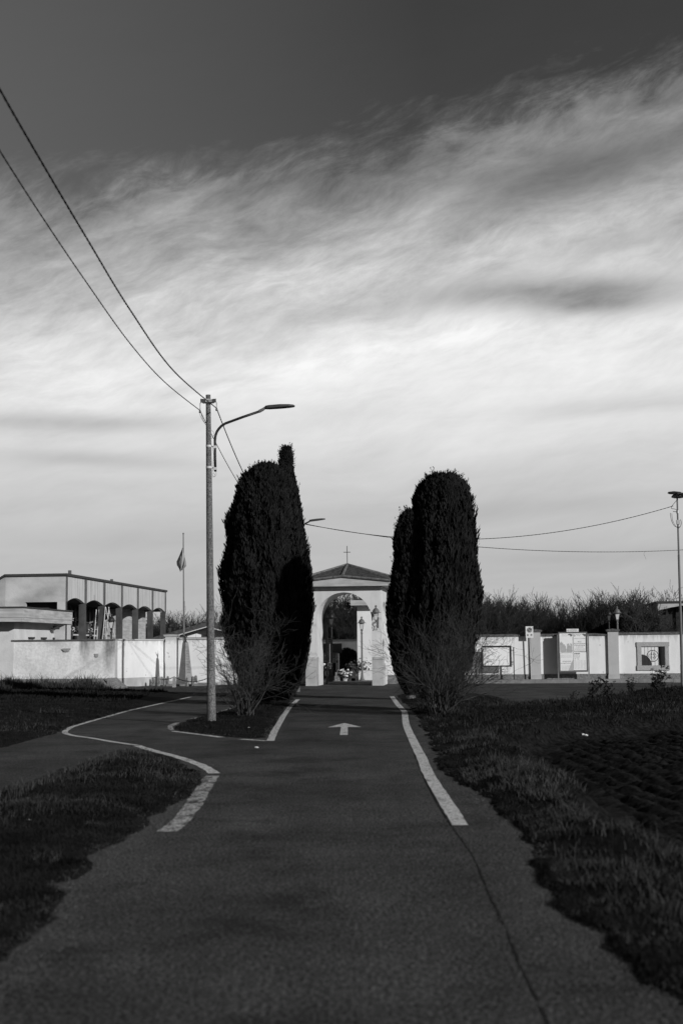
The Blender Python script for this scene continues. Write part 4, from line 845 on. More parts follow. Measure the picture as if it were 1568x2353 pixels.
# left walls
def seg_wall(label,P,Q,zg,zt,m,capm,pl,plm,th=.3,capo=.05,name='boundary_wall'):
    d=(Q-P).normalized(); nrm=Vector((-d.y,d.x,0)); t=thing(name,label,'wall',(P+Q)/2)
    def bx(z0,z1,o,off0=0,off1=0): 
        a=P-nrm*o; b_=Q-nrm*o; q=[a,b_,Q+nrm*(th+o),P+nrm*(th+o)]; q=[Vector((p.x,p.y,z0)) for p in q]; return MB().hexa(q+[p+Vector((0,0,z1-z0)) for p in q])
    bx(zg+pl,zt,0).obj('wall_face',M[m],t); bx(zg-.05,zg+pl-.003,.015).obj('plinth',M[plm],t); bx(zt+.003,zt+.075,capo).obj('coping',M[capm],t); return t
A0=G(270,1578.7); A1=PX(378.6,1567.5,C(u_at(378,WV),WV).y+.1); A1.z=0
W_L=2.17
seg_wall('clean white wall panel right of the aged wall, angled back to the pale pier',A0,A1,0,W_L+.02,'whitewall','pier',.42,'pavbase')
M['aged']=mat('aged_plaster',.72,var=.09,scale=1.3,bump=.45,bscale=14,streak=.2,sscale=(.8,.8,.8),speck=.1,spscale=9,detail=9)
Lc=PX(27,1500,66.3); Lc.z=0; Lr=A0+Vector((-.006,.012,0))
t=seg_wall('long weathered plaster wall with damp streaks at the left, below the gallery',Vector((Lc.x,66.3,0)),Vector((Lr.x,66.05,0)),0,W_L+.0,'aged','agedcap',.44,'plinth')
# damp stains below the coping: a separate thin skin of darker plaster on this wall
def stainmat(name,v):
    m=mat(name,v,var=.25,scale=6,bump=.3,bscale=14); return m
M['damp']=stainmat('damp_plaster',.22); M['patchy']=stainmat('bare_patch',.26)
def stain(px0,px1,y0,y1,Y,m,taper=.4,n=16):
    a=PX(px0,y0,Y);b_=PX(px1,y0,Y);c=PX((px0+px1)/2,y1,Y); mb=MB(); w=(b_.x-a.x)/2; xc=(a.x+b_.x)/2; L=[];Rr=[]
    for i in range(n+1):
        k=i/n; z=a.z+(c.z-a.z)*k; ww=w*(1-(1-taper)*k)*(1 if i<n else .1)*random.uniform(.6,1.05); L.append(Vector((xc-ww,Y,z))); Rr.append(Vector((xc+ww,Y,z)))
    pts=L+Rr[::-1]; mb.prism(pts,(0,.004,0)); return mb.obj('plaster_patch',M[m],t)
# vents, wedge slabs, patches
stain(141,165,1489.5,1497,66.10,'patchy',.7); stain(215,229,1501.5,1510,66.06,'patchy',.5)
# drip streaks done in the wall's own plaster
nt=M['aged'].node_tree; N=nt.nodes; Lk=nt.links; b=N['Principled BSDF']; src=b.inputs['Base Color'].links[0].from_socket; tc=[n for n in N if n.type=='TEX_COORD'][0]
sx=N.new('ShaderNodeSeparateXYZ'); Lk.new(tc.outputs['Object'],sx.inputs[0]); nz=N.new('ShaderNodeTexNoise'); nz.inputs['Scale'].default_value=3; nz.inputs['Detail'].default_value=6; mp=N.new('ShaderNodeMapping'); mp.inputs['Scale'].default_value=(3,3,.7); Lk.new(tc.outputs['Object'],mp.inputs[0]); Lk.new(mp.outputs[0],nz.inputs['Vector'])
def mth(op,a,b_=None,c=None,cl=False):
    n=N.new('ShaderNodeMath'); n.operation=op; n.use_clamp=cl
    for i,v in enumerate((a,b_,c)):
        if v is None: continue
        if isinstance(v,(int,float)): n.inputs[i].default_value=v
        else: Lk.new(v,n.inputs[i])
    return n.outputs[0]
cur=src
for px,wd,z0,ln,st in ((197,.34,W_L,1.1,.75),(250,.30,W_L,1.75,.85),(262,.20,W_L,.8,.6),(186,.12,W_L,.7,.6),(120,.8,W_L,.3,.35),(215,.10,W_L,.6,.5)):
    xw=PX(px,1490,66.1).x-t.location.x; dx=mth('ABSOLUTE',mth('SUBTRACT',mth('ADD',sx.outputs[0],mth('MULTIPLY',mth('SUBTRACT',nz.outputs[0],.5),.12)),xw)); fx=mth('SUBTRACT',1,mth('DIVIDE',dx,wd),cl=True); fz=mth('SUBTRACT',1,mth('DIVIDE',mth('SUBTRACT',z0,sx.outputs[2]),ln),cl=True)
    k=mth('MULTIPLY',mth('MULTIPLY',mth('POWER',fx,.8),mth('POWER',fz,.7)),mth('ADD',.25,mth('MULTIPLY',nz.outputs[0],1.3)),cl=True); cur=mth('MULTIPLY',cur,mth('SUBTRACT',1,mth('MULTIPLY',k,st)))
Lk.new(cur,b.inputs['Base Color'])

# low service building at the far left
ZB=HZ(51.2,1427.6,65.3); ZT=HZ(51.2,1396.5,65.3)
c1=PX(51.2,1490,65.3); c1.z=0
lb=thing('service_building','low plastered building with wide concrete fascia at the left edge','building',c1)
wc=PX(32.5,1490,66.28); wc=Vector((wc.x,66.28,0)); end=wc+V*8.6
# direction of the left walls is nearly frontal
LU=Vector((.9993,-.036,0))
q=[wc-LU*8, wc, end, end-LU*8]; mb=MB(); mb.hexa([p.copy() for p in q]+[p+Vector((0,0,ZB)) for p in q]); M['lowwall']=mat('low_building_plaster',.62,var=.1,scale=1.1,bump=.4,bscale=14,streak=.2,sscale=(.9,.9,.7),detail=9); mb.obj('wall',M['lowwall'],lb)
q=[wc-LU*8-V*.02, wc-V*.02, wc-V*.002,wc-LU*8-V*.002]; mb=MB(); q=[p+Vector((0,0,.0)) for p in q]; mb.hexa(q+[p+Vector((0,0,.42)) for p in q]); mb.obj('plinth',M['plinth'],lb)
fc=Vector((c1.x,c1.y,ZB)); fe=fc+V*7.45; f0=fc-LU*8; f1=fe-LU*8
mb=MB(); q=[f0,fc,fe,f1]; mb.hexa([p.copy() for p in q]+[p+Vector((0,0,(ZT-ZB)*.30)) for p in q]); q2=[p+Vector((0,0,(ZT-ZB)*.30+.012)) for p in q]; q2[0]=q2[0]-V*.02; q2[1]=q2[1]-V*.02+U*.02; q2[2]=q2[2]+U*.02; mb.hexa(q2+[p+Vector((0,0,(ZT-ZB)*.7-.012)) for p in q2]); mb.obj('fascia',M['fascia'],lb)
mb=MB(); q=[f0-V*.06,fc-V*.06+U*.06,fe+U*.06,f1]; q=[Vector((p.x,p.y,ZT+.002)) for p in q]; mb.hexa(q+[p+Vector((0,0,.07)) for p in q]); mb.obj('roof_edge',M['roofedge'],lb)
for px in (87,127,163,208):   # little vent slots over the coping
    k=(px*.0+px-CX)/F; 
for i,(xa,xb) in enumerate(((78,96),(118,134),(156,169),(198,225))):
    def onside(px):   # point on the right wall of the building
        k=(px-CX)/F; tt=(k*wc.y-wc.x)/(V.x-k*V.y); return wc+V*tt
    if onside(xb/1.0).y>wc.y+8.5 or xb>150: 
        pass
    xs,xe=(xa,xb); xs_=xs if False else xs; p=onside(min(32.5+(xs-32.5)*.72,148)); q_=onside(min(32.5+(xe-32.5)*.72,149.5)); p.z=2.18;q_.z=2.18
    mb=MB(); mb.prism([p+Vector((0,0,.14)),q_+Vector((0,0,.14)),q_+Vector((0,0,.22)),p+Vector((0,0,.22))],U*.07)
    for j in range(4):
        c=p.lerp(q_,(j+.6)/4.5); mb.box(c,.03,.05,.14,U,V)
    mb.obj('vent',M['dark'],lb)
def onside(px):
    k=(px-CX)/F; tt=(k*wc.y-wc.x)/(V.x-k*V.y); return wc+V*tt
p=onside(118); z=HZ(118,1444,p.y)
mb=MB(); mb.tube([p+Vector((0,0,z+.02)),p+U*.25+Vector((0,0,z-.0))],.03,6); mb.box(p+U*.3+Vector((0,-.2,z-.04)),.22,.42,.16,U,V); mb.obj('floodlight',M['dark'],lb)

# ------------------------------------------------------------ arcaded burial gallery
Y0=72.0; K0=Vector(((150.3-CX)/F*Y0,Y0,0)); T=20.25; nb=6
def K(a,b_,z=0): return Vector((K0.x+U.x*a+V.x*b_, K0.y+U.y*a+V.y*b_, z))
zt0=HZ(150.3,1322.5,Y0); zs0=HZ(150.3,1381,Y0); zr=HZ(150.3,1318,Y0)
gb=thing('burial_gallery','large flat-roofed burial gallery with scalloped pale panels on the left','building',K(0,0,0))
bounds=[0.0,3.05,6.35,9.75,13.35,16.8,20.25]
bx_px=[150.3,217,290.5,0,0,0,373.3]
def t_at(px):
    k=(px-CX)/F; return (k*K0.y-K0.x)/(V.x-k*V.y)
# bay boundaries measured at the rib positions
ribs=[(150.3,152.9),(220.4,226.2),(264,270),(303.5,309),(339.5,345),(369,374)]
rb=[t_at(x) for x in (152.5,195.6,238.6,278.8,315.5,349.2,379)]
rb[0]=0.0
rw_=[.22]*7
pm_=MB(); archh=.22; n=12
for i in range(6):
    a=rb[i]+(.26 if i==0 else .17); b_=rb[i+1]-.17; vs=[];
    top=[K(0,a,zt0),K(0,b_,zt0)]
    low=[]
    for j in range(n+1):
        s=j/n; low.append((a+(b_-a)*s, zs0+archh*math.sin(math.pi*s)))
    V_=[];F_=[]
    for off in (0,-.18):
        V_+=[K(off,tt,zt0) for tt,_ in low]+[K(off,tt,z) for tt,z in low]
    k=n+1
    for j in range(n): F_+=[(j,k+j,k+j+1,j+1),(2*k+j,2*k+j+1,3*k+j+1,3*k+j),(k+j,3*k+j,3*k+j+1,k+j+1)]
    mb=MB(); mb.add(V_,F_); mb.obj('facade_panel',M['panel'],gb)
    # vaulted soffit of the bay
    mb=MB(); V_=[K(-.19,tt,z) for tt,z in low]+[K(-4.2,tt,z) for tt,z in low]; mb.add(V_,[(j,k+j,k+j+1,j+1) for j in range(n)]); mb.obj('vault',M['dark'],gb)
mb=None
for i in range(7):
    c=rb[i]; w=.17; a,b_=(c,c+.26) if i==0 else ((c-.17,c+.17) if i<6 else (c-.17,c+.10))
    m=MB(); q=[K(.03,a),K(.03,b_),K(-.2,b_),K(-.2,a)]; q=[Vector((p.x,p.y,zs0-.02)) for p in q][::-1]; m.hexa(q+[p+Vector((0,0,zt0-zs0+.02)) for p in q]); m.obj('rib',M['pillar'],gb)
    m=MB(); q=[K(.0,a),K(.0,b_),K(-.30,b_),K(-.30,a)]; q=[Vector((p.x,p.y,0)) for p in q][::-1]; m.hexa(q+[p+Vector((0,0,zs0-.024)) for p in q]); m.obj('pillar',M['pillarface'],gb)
# front wall with slot window, body and roof
uxL=(12.5-CX)/F*72.9-K0.x; XL=-3.35
M['aged2']=mat('stained_plaster',.55,var=.14,scale=1.1,bump=.4,bscale=14,streak=.42,sscale=(.5,.5,.9),detail=9)
ua=lambda px:(((px-CX)/F)*K0.y-K0.x)/(U.x-((px-CX)/F)*U.y)
s0,s1=ua(58.7+0),ua(131.6); zw=HZ(95,1383,72.2); XL=ua(12.5)
mb=MB()
def kb(mb,a0,a1,b0,b1,z0,z1): q=[K(a0,b0,z0),K(a1,b0,z0),K(a1,b1,z0),K(a0,b1,z0)]; mb.hexa(q+[p+Vector((0,0,z1-z0)) for p in q])
kb(mb,XL,s0,-.03,.2,0,zt0); kb(mb,s1,-.003,-.03,.2,0,zt0); kb(mb,s0,s1,-.03,.2,zw,zt0); kb(mb,s0,s1,-.03,.2,0,zw-.6)
q=[K(XL-3,.5,0),K(XL-.002,-.03,0),K(XL-.002,.2,0),K(XL-3,.73,0)]; mb.hexa(q+[p+Vector((0,0,zt0 if i in (1,2) else zt0-1.6)) for i,p in enumerate(q)])
mb.obj('front_wall',M['aged2'],gb)
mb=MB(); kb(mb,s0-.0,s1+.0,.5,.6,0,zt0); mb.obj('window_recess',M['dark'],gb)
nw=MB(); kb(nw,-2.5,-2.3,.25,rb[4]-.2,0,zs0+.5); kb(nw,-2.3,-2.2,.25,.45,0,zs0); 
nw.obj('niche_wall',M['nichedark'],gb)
nw=MB(); kb(nw,-1.5,-1.3,rb[4]-.19,rb[6]-.03,0,zs0+.3); kb(nw,-2.5,-1.5,rb[4]-.19,rb[4],0,zs0+.3); nw.obj('inner_wall',M['fascia'],gb)
nf=MB()   # marble frames of the burial niches
zz=[1.5+.62*i for i in range(6)]
for i in range(4):
    a,b_=rb[i]+.25,rb[i+1]-.2
    for z in zz[:5]: kb(nf,-2.3,-2.22,a,b_,z,z+.05)
    for j in range(5): c=a+(b_-a)*j/4; kb(nf,-2.3,-2.235,c-.03,c+.03,1.0,4.2)
nf.obj('niche_frames',M['backwall'],gb)
nf=MB()
for i in range(4):
    a,b_=rb[i]+.1,rb[i+1]-.1; kb(nf,-1.05,-.98,a,b_,2.55,2.63)
nf.obj('handrail',M['alu'],gb)
rf=MB(); q=[K(.10,-.12,zt0+.002),K(.10,rb[6]+.16,zt0+.002),K(-9,rb[6]+.16,zt0+.002),K(-9,5,zt0+.002-.4),K(XL-.02,5,zt0+.002),K(XL-.02,-.12,zt0+.002)]
q[3]=K(-9,5,zt0+.002); rf.prism([Vector((p.x,p.y,zt0+.002)) for p in q],(0,0,zr-zt0+.02)); q=[K(XL-3.05,.40,zt0-1.6),K(XL-.03,-.12,zt0+.005),K(XL-.03,4,zt0+.005),K(XL-3.05,4.5,zt0-1.6)]; rf.prism(q,(0,0,zr-zt0+.015)); rf.obj('roof',M['roofedge'],gb)
for px,ty,hh in ((296,1314,0),(482,1335,0)): pass
for tt_,h,w in ((4.2,.42,.46),(12.3,.34,.24)):
    mb=MB(); kb(mb,-1.2,-1.05,tt_-.07,tt_+.07,zr,zr+h); 
    kb(mb,-1.19,-1.06,tt_-w/1.4,tt_+w/1.4,zr+.02,zr+h*.45); mb.obj('roof_cross',M['lampgrey'],gb)
# flowers at the niches
def bouquet(name,label,p,r,m,group,n=26,seed=0,stem=True,pot=None):
    rnd=random.Random(seed); mb=MB()
    for i in range(n):
        d=Vector((rnd.gauss(0,1),rnd.gauss(0,1),rnd.gauss(.3,.8))).normalized()*r*rnd.uniform(.4,1); mb.blob(p+Vector((0,0,r*.9))+d,r*.2,r*.2,r*.17,5,3,.3)
    root=thing(name,label,'flowers',p,group); mb.obj('blossoms',m,root)
    mb=MB()
    for i in range(n*2):
        d=Vector((rnd.gauss(0,1),rnd.gauss(0,1),rnd.gauss(0,.8))).normalized()*r*rnd.uniform(.3,1.1); c=p+Vector((0,0,r*.7))+d; e=Vector((rnd.gauss(0,1),rnd.gauss(0,1),rnd.gauss(0,1))).normalized()*r*.35; s_=e.cross(Vector((.3,.5,1))).normalized()*r*.1; mb.add([c-e,c+s_,c+e,c-s_],[(0,1,2,3)])
    mb.obj('leaves',M['leaf'],root)
    mb=MB(); mb.lathe(p-Vector((0,0,r*.9)),[(r*.3,0),(r*.42,r*.8),(r*.45,r*.9)],8); mb.obj('vase',pot or M['lampgrey'],root)
    return root
lab='small vase of pale flowers on the niche shelf inside the burial gallery'
b0=None; rnd=random.Random(4)
for i in range(4):
    a,b_=rb[i]+.3,rb[i+1]-.3
    for z in (2.72,3.3):
        for j in range(3 if z<3 else 2):
            if i==0 and j==0: continue
            p=K(-2.08,a+(b_-a)*(j+.5)/3+rnd.uniform(-.2,.2),z)
            if b0 is None: b0=bouquet('flower_vase',lab,p,.17,M['flower'],'flower vases in the burial gallery',14,3)
            else: dup(b0,p,lab,rotz=rnd.uniform(0,6),sc=rnd.uniform(.7,1.15))
# aluminium ladders
def ladder(label,px,Y,top_px,ytop,Yb,w=.42,lean=.35,aframe=False):
    base=at(px,Y); top=PX(top_px,ytop,Yb); t=thing('ladder',label,'ladder',base,'aluminium ladders in the burial gallery')
    w=Vector((w*.45,w*.9,0))
    for s in (-.5,.5): mb=MB(); mb.tube([base+w*s,top+w*s*.75],.028,4); mb.obj('rail',M['alu'],t)
    n=11
    for i in range(1,n): c=base.lerp(top,i/n); mb=MB(); mb.tube([c-w*.5*(1-.25*i/n),c+w*.5*(1-.25*i/n)],.016,4); mb.obj('rung',M['alu'],t)
    if aframe:
        for s in (-.5,.5): mb=MB(); mb.tube([top+w*s*.6,base+Vector((1.1,.3,0))+w*s],.02,4); mb.obj('rear_leg',M['alu'],t)
ladder('tall folding ladder with spread legs just left of the gallery lantern post',233,78.5,246.3,1393+1,78.8,aframe=True)
ladder('ladder leaning in the second bay of the burial gallery',213,76.3,224.5,1400,76.6,w=.3)

# gabled chapel behind the left wall
Yg=78.0; gx=478.5; rg=HZ(gx,1428,Yg-.6); a=PX(375,1490,Yg).x; xm=PX(gx,1490,Yg).x; hw=4.2; ze_=HZ(331.5,1471,Yg)
ch=thing('gabled_chapel','small white gabled building behind the wall, mostly hidden by the concrete pole','building',Vector((xm,Yg,0)))
sl=(rg-ze_)/(xm-PX(331.5,1490,Yg).x)
GU=Vector((1,0,0)); hwall=2.95; zw_=rg-.32-sl*hwall
mb=MB(); pts=[Vector((xm-hwall,Yg,0)),Vector((xm+hwall,Yg,0)),Vector((xm+hwall,Yg,zw_)),Vector((xm,Yg,rg-.32)),Vector((xm-hwall,Yg,zw_))]; mb.prism(pts,(0,9,0)); mb.obj('wall',M['plaster'],ch)
for s in (-1,1):
    mb=MB(); e=3.9; z1=rg-sl*e; p=[Vector((xm+s*.0,Yg-.7,rg-.27)),Vector((xm+s*e,Yg-.7,z1-.27)),Vector((xm+s*e,Yg-.7,z1)),Vector((xm,Yg-.7,rg))]
    if s<0: p=p[::-1]
    mb.prism(p,(0,9.9,0)); mb.obj('roof',M['tile'],ch)
    mb=MB(); p=[q+Vector((s*.0,-.03,0)) for q in (Vector((xm,Yg-.7,rg-.30)),Vector((xm+s*e,Yg-.7,z1-.30)),Vector((xm+s*e,Yg-.7,z1-.25)),Vector((xm,Yg-.7,rg-.25)))]; mb.prism(p,(0,.028,0)); mb.obj('barge_board',M['alu'],ch)
wx=PX(463,1465,Yg-.02); mb=MB(); z0=HZ(463,1466,Yg); z1=HZ(463,1458,Yg); mb.box(Vector((wx.x+.25,Yg-.0,z0)),.5,.03,z1-z0); mb.obj('window',M['dark'],ch)

# ------------------------------------------------------------ flagpole, obelisk, chain posts
fp=C(u_at(421.3,WV-.40),WV-.40); ft=HZ(419.6,1227,fp.y)
fl=thing('flagpole','slim flagpole with a limp dark flag rising behind the obelisk','flagpole',fp)
mb=MB(); zj=HZ(420,1381,fp.y); mb.tube([fp,Vector((fp.x,fp.y,zj)),Vector((fp.x-.01,fp.y,zj+.01)),Vector((fp.x-.035,fp.y,ft))],[.045,.045,.034,.026],8); mb.lathe(Vector((fp.x-.035,fp.y,ft)),[(.03,0),(.045,.03),(.03,.07)],8); mb.obj('pole',M['lampgrey'],fl)
def flagpatch(outl,m,dy,name):
    P=[PX(x,y,fp.y+dy) for x,y in outl]; mb=MB(); c=sum(P,Vector())/len(P); c.y-=.10; V_=P+[c]+[p+Vector((0,.02,0)) for p in P]+[c+Vector((0,.02,0))]; k=len(P); 
    F_=[((i+1)%k,i,k) for i in range(k)]+[(k+1+i,k+1+(i+1)%k,2*k+1) for i in range(k)]+[(i,(i+1)%k,k+1+(i+1)%k,k+1+i) for i in range(k)]; mb.add(V_,F_); return mb.obj(name,M[m],fl,smooth=False)
flagpatch([(419.5,1257),(417.5,1263),(411,1279),(405.8,1290),(406.5,1298),(411.5,1306),(414.5,1314),(415,1300),(418,1285),(420,1275)],'flagdark',.05,'flag_cloth')
flagpatch([(419.6,1258),(421,1268),(424.5,1276),(425.5,1290),(421.5,1299),(418,1309),(415,1313),(414.5,1303),(411.5,1290),(414,1280),(419,1272)],'flagmid',-.02,'flag_cloth')
flagpatch([(424.5,1280),(427.5,1292),(428.2,1300),(422,1307),(417.5,1310),(420.5,1298)],'flaglight',-.06,'flag_cloth')

ob=G(423.5,1576); ob=Vector((ob.x,ob.y+.5,0)); 
os_=thing('obelisk','tapered stone obelisk monument with a small bird sculpture on top, beside the pale pier','monument',ob)
th=R(-38); OU=Vector((math.cos(th),math.sin(th),0)); OV=Vector((-math.sin(th),math.cos(th),0))
zt1=HZ(423,1475.5,ob.y); mb=MB()
def sq(h,s): return [ob+OU*a*s/2+OV*b_*s/2+Vector((0,0,h)) for a,b_ in ((-1,-1),(1,-1),(1,1),(-1,1))]
mb.hexa(sq(.42,.46)+sq(zt1,.20)); mb.obj('shaft',M['granite'],os_)
mb=MB(); mb.box(ob,.62,.62,.22,OU,OV); mb.hexa(sq(.222,.54)+sq(.418,.50)); mb.obj('base',M['granite'],os_)
mb=MB(); a=ob+OU*0; zt=zt1
mb.lathe(ob+Vector((0,0,zt)),[(.10,0),(.09,.03),(.05,.06)],8); mb.blob(ob+Vector((0,0,zt+.14)),.055,.06,.10,8,6); mb.blob(ob+Vector((.04,0,zt+.27)),.035,.035,.045,6,5); mb.tube([ob+Vector((.06,0,zt+.27)),ob+Vector((.11,0,zt+.26))],[.018,.004],5)
for s in (-1,1): mb.prism([ob+Vector((0,s*.04,zt+.10)),ob+Vector((-.05,s*.10,zt+.20)),ob+Vector((-.13,s*.17,zt+.36)),ob+Vector((.0,s*.07,zt+.22))],(0.02,0,0))
mb.obj('bird_sculpture',M['darkmetal'],os_)
mb=MB()   # incised lines of lettering on the face turned right (illegible rows of small strokes)
rnd=random.Random(3)
for i in range(15):
    h=.62+i*.085*.9; s=.46-(.46-.20)*(h-.42)/(zt1-.42); hwid=s*.5
    x=-hwid*.55
    while x<hwid*.5:
        w=rnd.uniform(.02,.05); c=ob+OU*(s/2+.0035)+OV*(x+w/2)+Vector((0,0,h)); mb.box(c,.003,w*.8,.03,OU,OV); x+=w+.018
mb.obj('inscription',M['dark'],os_)
mb=MB(); pc_=G(428,1577); 
mb.cbox(u_at(383,1.2),u_at(480,1.2),WV-2.6,WV-.5,-.02,.09); tag(mb.obj('monument_kerb',M['kerb']),kind='structure')
mb=MB(); mb.prism([C(u_at(415,2.2),1.9,.092),C(u_at(452,2.2),1.9,.092),C(u_at(430,2.2),1.9,.34),C(u_at(421,2.2),1.9,.34)],V*.5); tag(mb.obj('stone_slab',M['pier'],org=C(u_at(430,2.2),2.1,.09)),'pale sloping stone slab at the right foot of the obelisk','stone slab')
# chain posts
cpm=[]
cps=[(289.5,1573.5,1555),(400.5,1578.5,1553),(486,1577,1551)]
labs=['pointed granite chain post in front of the white angled wall','pointed granite chain post in front of the obelisk group','pointed granite chain post right of the obelisk, beside the concrete pole']
tops=[]
for (x,y,yt_),lb_ in zip(cps,labs):
    p=G(x,y); h=HZ(x,yt_,p.y); mb=MB(); mb.lathe(p,[(.12,-.02),(.085,h*.86),(.01,h)],4); tag(mb.obj('chain_post',M['granite'],org=p),lb_,'chain post','granite posts carrying the chain'); tops.append(p+Vector((0,0,h*.93)))
pst=[]; labf='short dark stone stump in the row of stumps around the obelisk'
s0_=None
for i,(x,y) in enumerate(((346,1573),(352,1575),(358.5,1573),(364,1576),(371,1573.5),(378,1576),(386,1573.5),(409,1575.5),(413.5,1573),(430,1576.5),(437,1573.5),(443,1576),(450,1574))):
    p=G(x,y)
    if s0_ is None: mb=MB(); mb.lathe(p,[(.085,-.02),(.075,.40),(.06,.45),(.02,.47)],6); s0_=tag(mb.obj('stone_stump',M['plinth'],org=p),labf,'stump','stone stumps around the obelisk')
    else: c=s0_.copy(); COL.objects.link(c); c.location=p; c.scale=(1,1,random.uniform(.8,1.15)); c.rotation_euler=(random.uniform(-.05,.05),random.uniform(-.05,.05),random.uniform(0,3))
for (a,b_,lb_) in ((tops[0],tops[1],'black chain hanging in front of the white angled wall'),(tops[1],tops[2],'black chain hanging in front of the obelisk')):
    if lb_.startswith('black chain hanging in front of the white'): b_=G(352,1574)+Vector((0,0,.42))
    mb=MB(); pts=sagpts(a,b_,.24,26)
    for i in range(26): mb.tube([pts[i],pts[i]+(pts[i+1]-pts[i])*1.1],.014+.008*(i%2),4)
    tag(mb.obj('chain',M['iron']),lb_,'chain','chains round the monument')
mb=MB(); pts=sagpts(G(352,1574)+Vector((0,0,.42)),tops[1],.12,16)
for i in range(16): mb.tube([pts[i],pts[i]+(pts[i+1]-pts[i])*1.1],.014+.008*(i%2),4)
tag(mb.obj('chain',M['iron']),'short black chain running over the stone stumps left of the obelisk','chain','chains round the monument')
for (x,y,lb_,s) in ((451,1572,'small dark potted conifer right of the obelisk',.20),(466,1570,'dark potted shrub on the kerb left of the concrete pole',.24)):
    p=G(x,y)+Vector((0,0,.1)); bouquet('potted_plant',lb_,p+Vector((0,0,.2)),s,M['flowerdark'],'potted plants by the monument',16,int(x))
# concrete wedge slabs at the end of the aged wall
for (pts,lb_) in (([(212,1588),(213,1560.5),(228,1568),(246,1579),(246,1590)],'lower dark concrete wedge slab in the grass by the aged wall'),([(245,1587),(246.5,1557),(258,1568),(272,1579),(268,1584),(255,1589)],'taller pointed concrete wedge slab at the corner of the aged wall')):
    Yw=G(250,1583).y+(.3 if 'taller' in lb_ else 0); P=[PX(x,y,Yw) for x,y in pts]; mb=MB(); mb.prism(P[::-1],(.35,.6,0)); tag(mb.obj('wedge_slab',M['plinth'],org=sum(P,Vector())/len(P)),lb_,'concrete slab','concrete wedge slabs in the grass')

# ------------------------------------------------------------ notice boards and sign
BV=WV-.60
def bz(py,px=1310): return HZ(px,py,C(u_at(px,BV),BV).y)
def ub(px): return u_at(px,BV)
nbd=thing('poster_board','tall poster board on two posts with printed notices and a header plate','notice board',C(ub(1309),BV,ZP))
mb=MB(); mb.cbox(ub(1277),ub(1342.7),BV,BV+.05,bz(1543.4),bz(1451.6)); mb.obj('board',M['darkmetal'],nbd)
mb=MB(); e=.03
for a,b_,c_,d_ in ((1277,1342.7,1454.0,1451.6),(1277,1342.7,1543.4,1540.8)): mb.cbox(ub(a),ub(b_),BV-.03,BV-.001,bz(c_),bz(d_))
mb.cbox(ub(1277),ub(1278.8),BV-.03,BV-.001,bz(1540.7),bz(1454.1)); mb.cbox(ub(1340.6),ub(1342.7),BV-.03,BV-.001,bz(1540.7),bz(1454.1)); mb.obj('frame',M['lampgrey'],nbd)
for x in (1275.2,1344.8):
    mb=MB(); mb.cbox(ub(x)-.03,ub(x)+.03,BV-.005,BV+.055,ZP,bz(1458)); mb.obj('post',M['galv'],nbd)
mb=MB(); mb.cbox(ub(1295.9),ub(1323.4),BV-.012,BV+.01,bz(1451.5)+.004,bz(1444.3)); hd=mb.obj('header_plate',M['signwhite'],nbd)
def text(parent, s, px, py, hpx, m, v, align='CENTER', wpx=None, name='lettering'):
    cu_=bpy.data.curves.new('t','FONT'); cu_.body=s; cu_.size=1; cu_.align_x=align; cu_.extrude=.0; to=bpy.data.objects.new('t',cu_); COL.objects.link(to)
    bpy.context.view_layer.update(); dg=bpy.context.evaluated_depsgraph_get(); me=bpy.data.meshes.new_from_object(to.evaluated_get(dg)); w=to.dimensions.x; hcap=.70
    k=1/F*C(ub(px),v).y; sc=hpx*k/hcap; sx_=sc if not wpx else wpx*k/max(w,1e-6)
    o0=C(u_at(px,v),v,HZ(px,py,C(u_at(px,v),v).y)); vs=[o0+U*(q.co.x*sx_)+Vector((0,0,q.co.y*sc)) for q in me.vertices]; fs=[tuple(p.vertices) for p in me.polygons]
    bpy.data.objects.remove(to); bpy.data.curves.remove(cu_); return vs,fs
def texts(parent, items, m, v, name='lettering'):
    mb=MB()
    for it in items:
        vs,fs=text(parent,it[0],it[1],it[2],it[3],m,v,wpx=it[4] if len(it)>4 else None); mb.add(vs,fs)
    mb.obj(name,m,parent)
def rows(mb, x0,x1,y0,y1,n,v,h=.8,seed=1,brk=True):
    rnd=random.Random(seed)
    for i in range(n):
        y=y0+(y1-y0)*i/max(n-1,1); x=x0
        while x<x1-.5:
            w=rnd.uniform(1.2,5) if brk else x1-x0; xe=min(x+w,x1); a=u_at(x,v);b_=u_at(xe,v); z=HZ((x+xe)/2,y,C(a,v).y); kk=h*C(a,v).y/F; p=[C(a,v,z),C(b_,v,z),C(b_,v,z+kk),C(a,v,z+kk)]; mb.add(p,[(0,1,2,3)]); x=xe+rnd.uniform(.4,1)
texts(hd,[('COMUNE',1311,1447.3,1.6,16)],M['ink'],BV-.0145); mb=MB(); rows(mb,1303,1321,1449.6,1449.6,1,BV-.0145,.9); 
def ringflat(mb,px,py,r,w,v,n=16):
    u0=u_at(px,v);Yy=C(u0,v).y;k=Yy/F;z0=HZ(px,py,Yy); vs=[];
    for i in range(n): a=2*math.pi*i/n; vs+= [C(u0+math.cos(a)*r*k,v,z0+math.sin(a)*r*k),C(u0+math.cos(a)*(r-w)*k,v,z0+math.sin(a)*(r-w)*k)]
    mb.add(vs,[(2*i+1,2*((i+1)%n)+1,2*((i+1)%n),2*i) for i in range(n)])
ringflat(mb,1299.3,1448.3,1.9,.7,BV-.0145); mb.obj('emblem',M['ink'],hd)
def sheet(name,x0,x1,y0,y1,v,m='paper'):
    mb=MB(); mb.cbox(ub(x0),ub(x1),v,v+.003,bz(y1),bz(y0)); return mb.obj(name,M[m],nbd)
tl=sheet('poster',1279.3,1309.3,1454.6,1499.6,BV-.006); tr=sheet('poster',1309.9,1340.2,1454.6,1497.5,BV-.006)
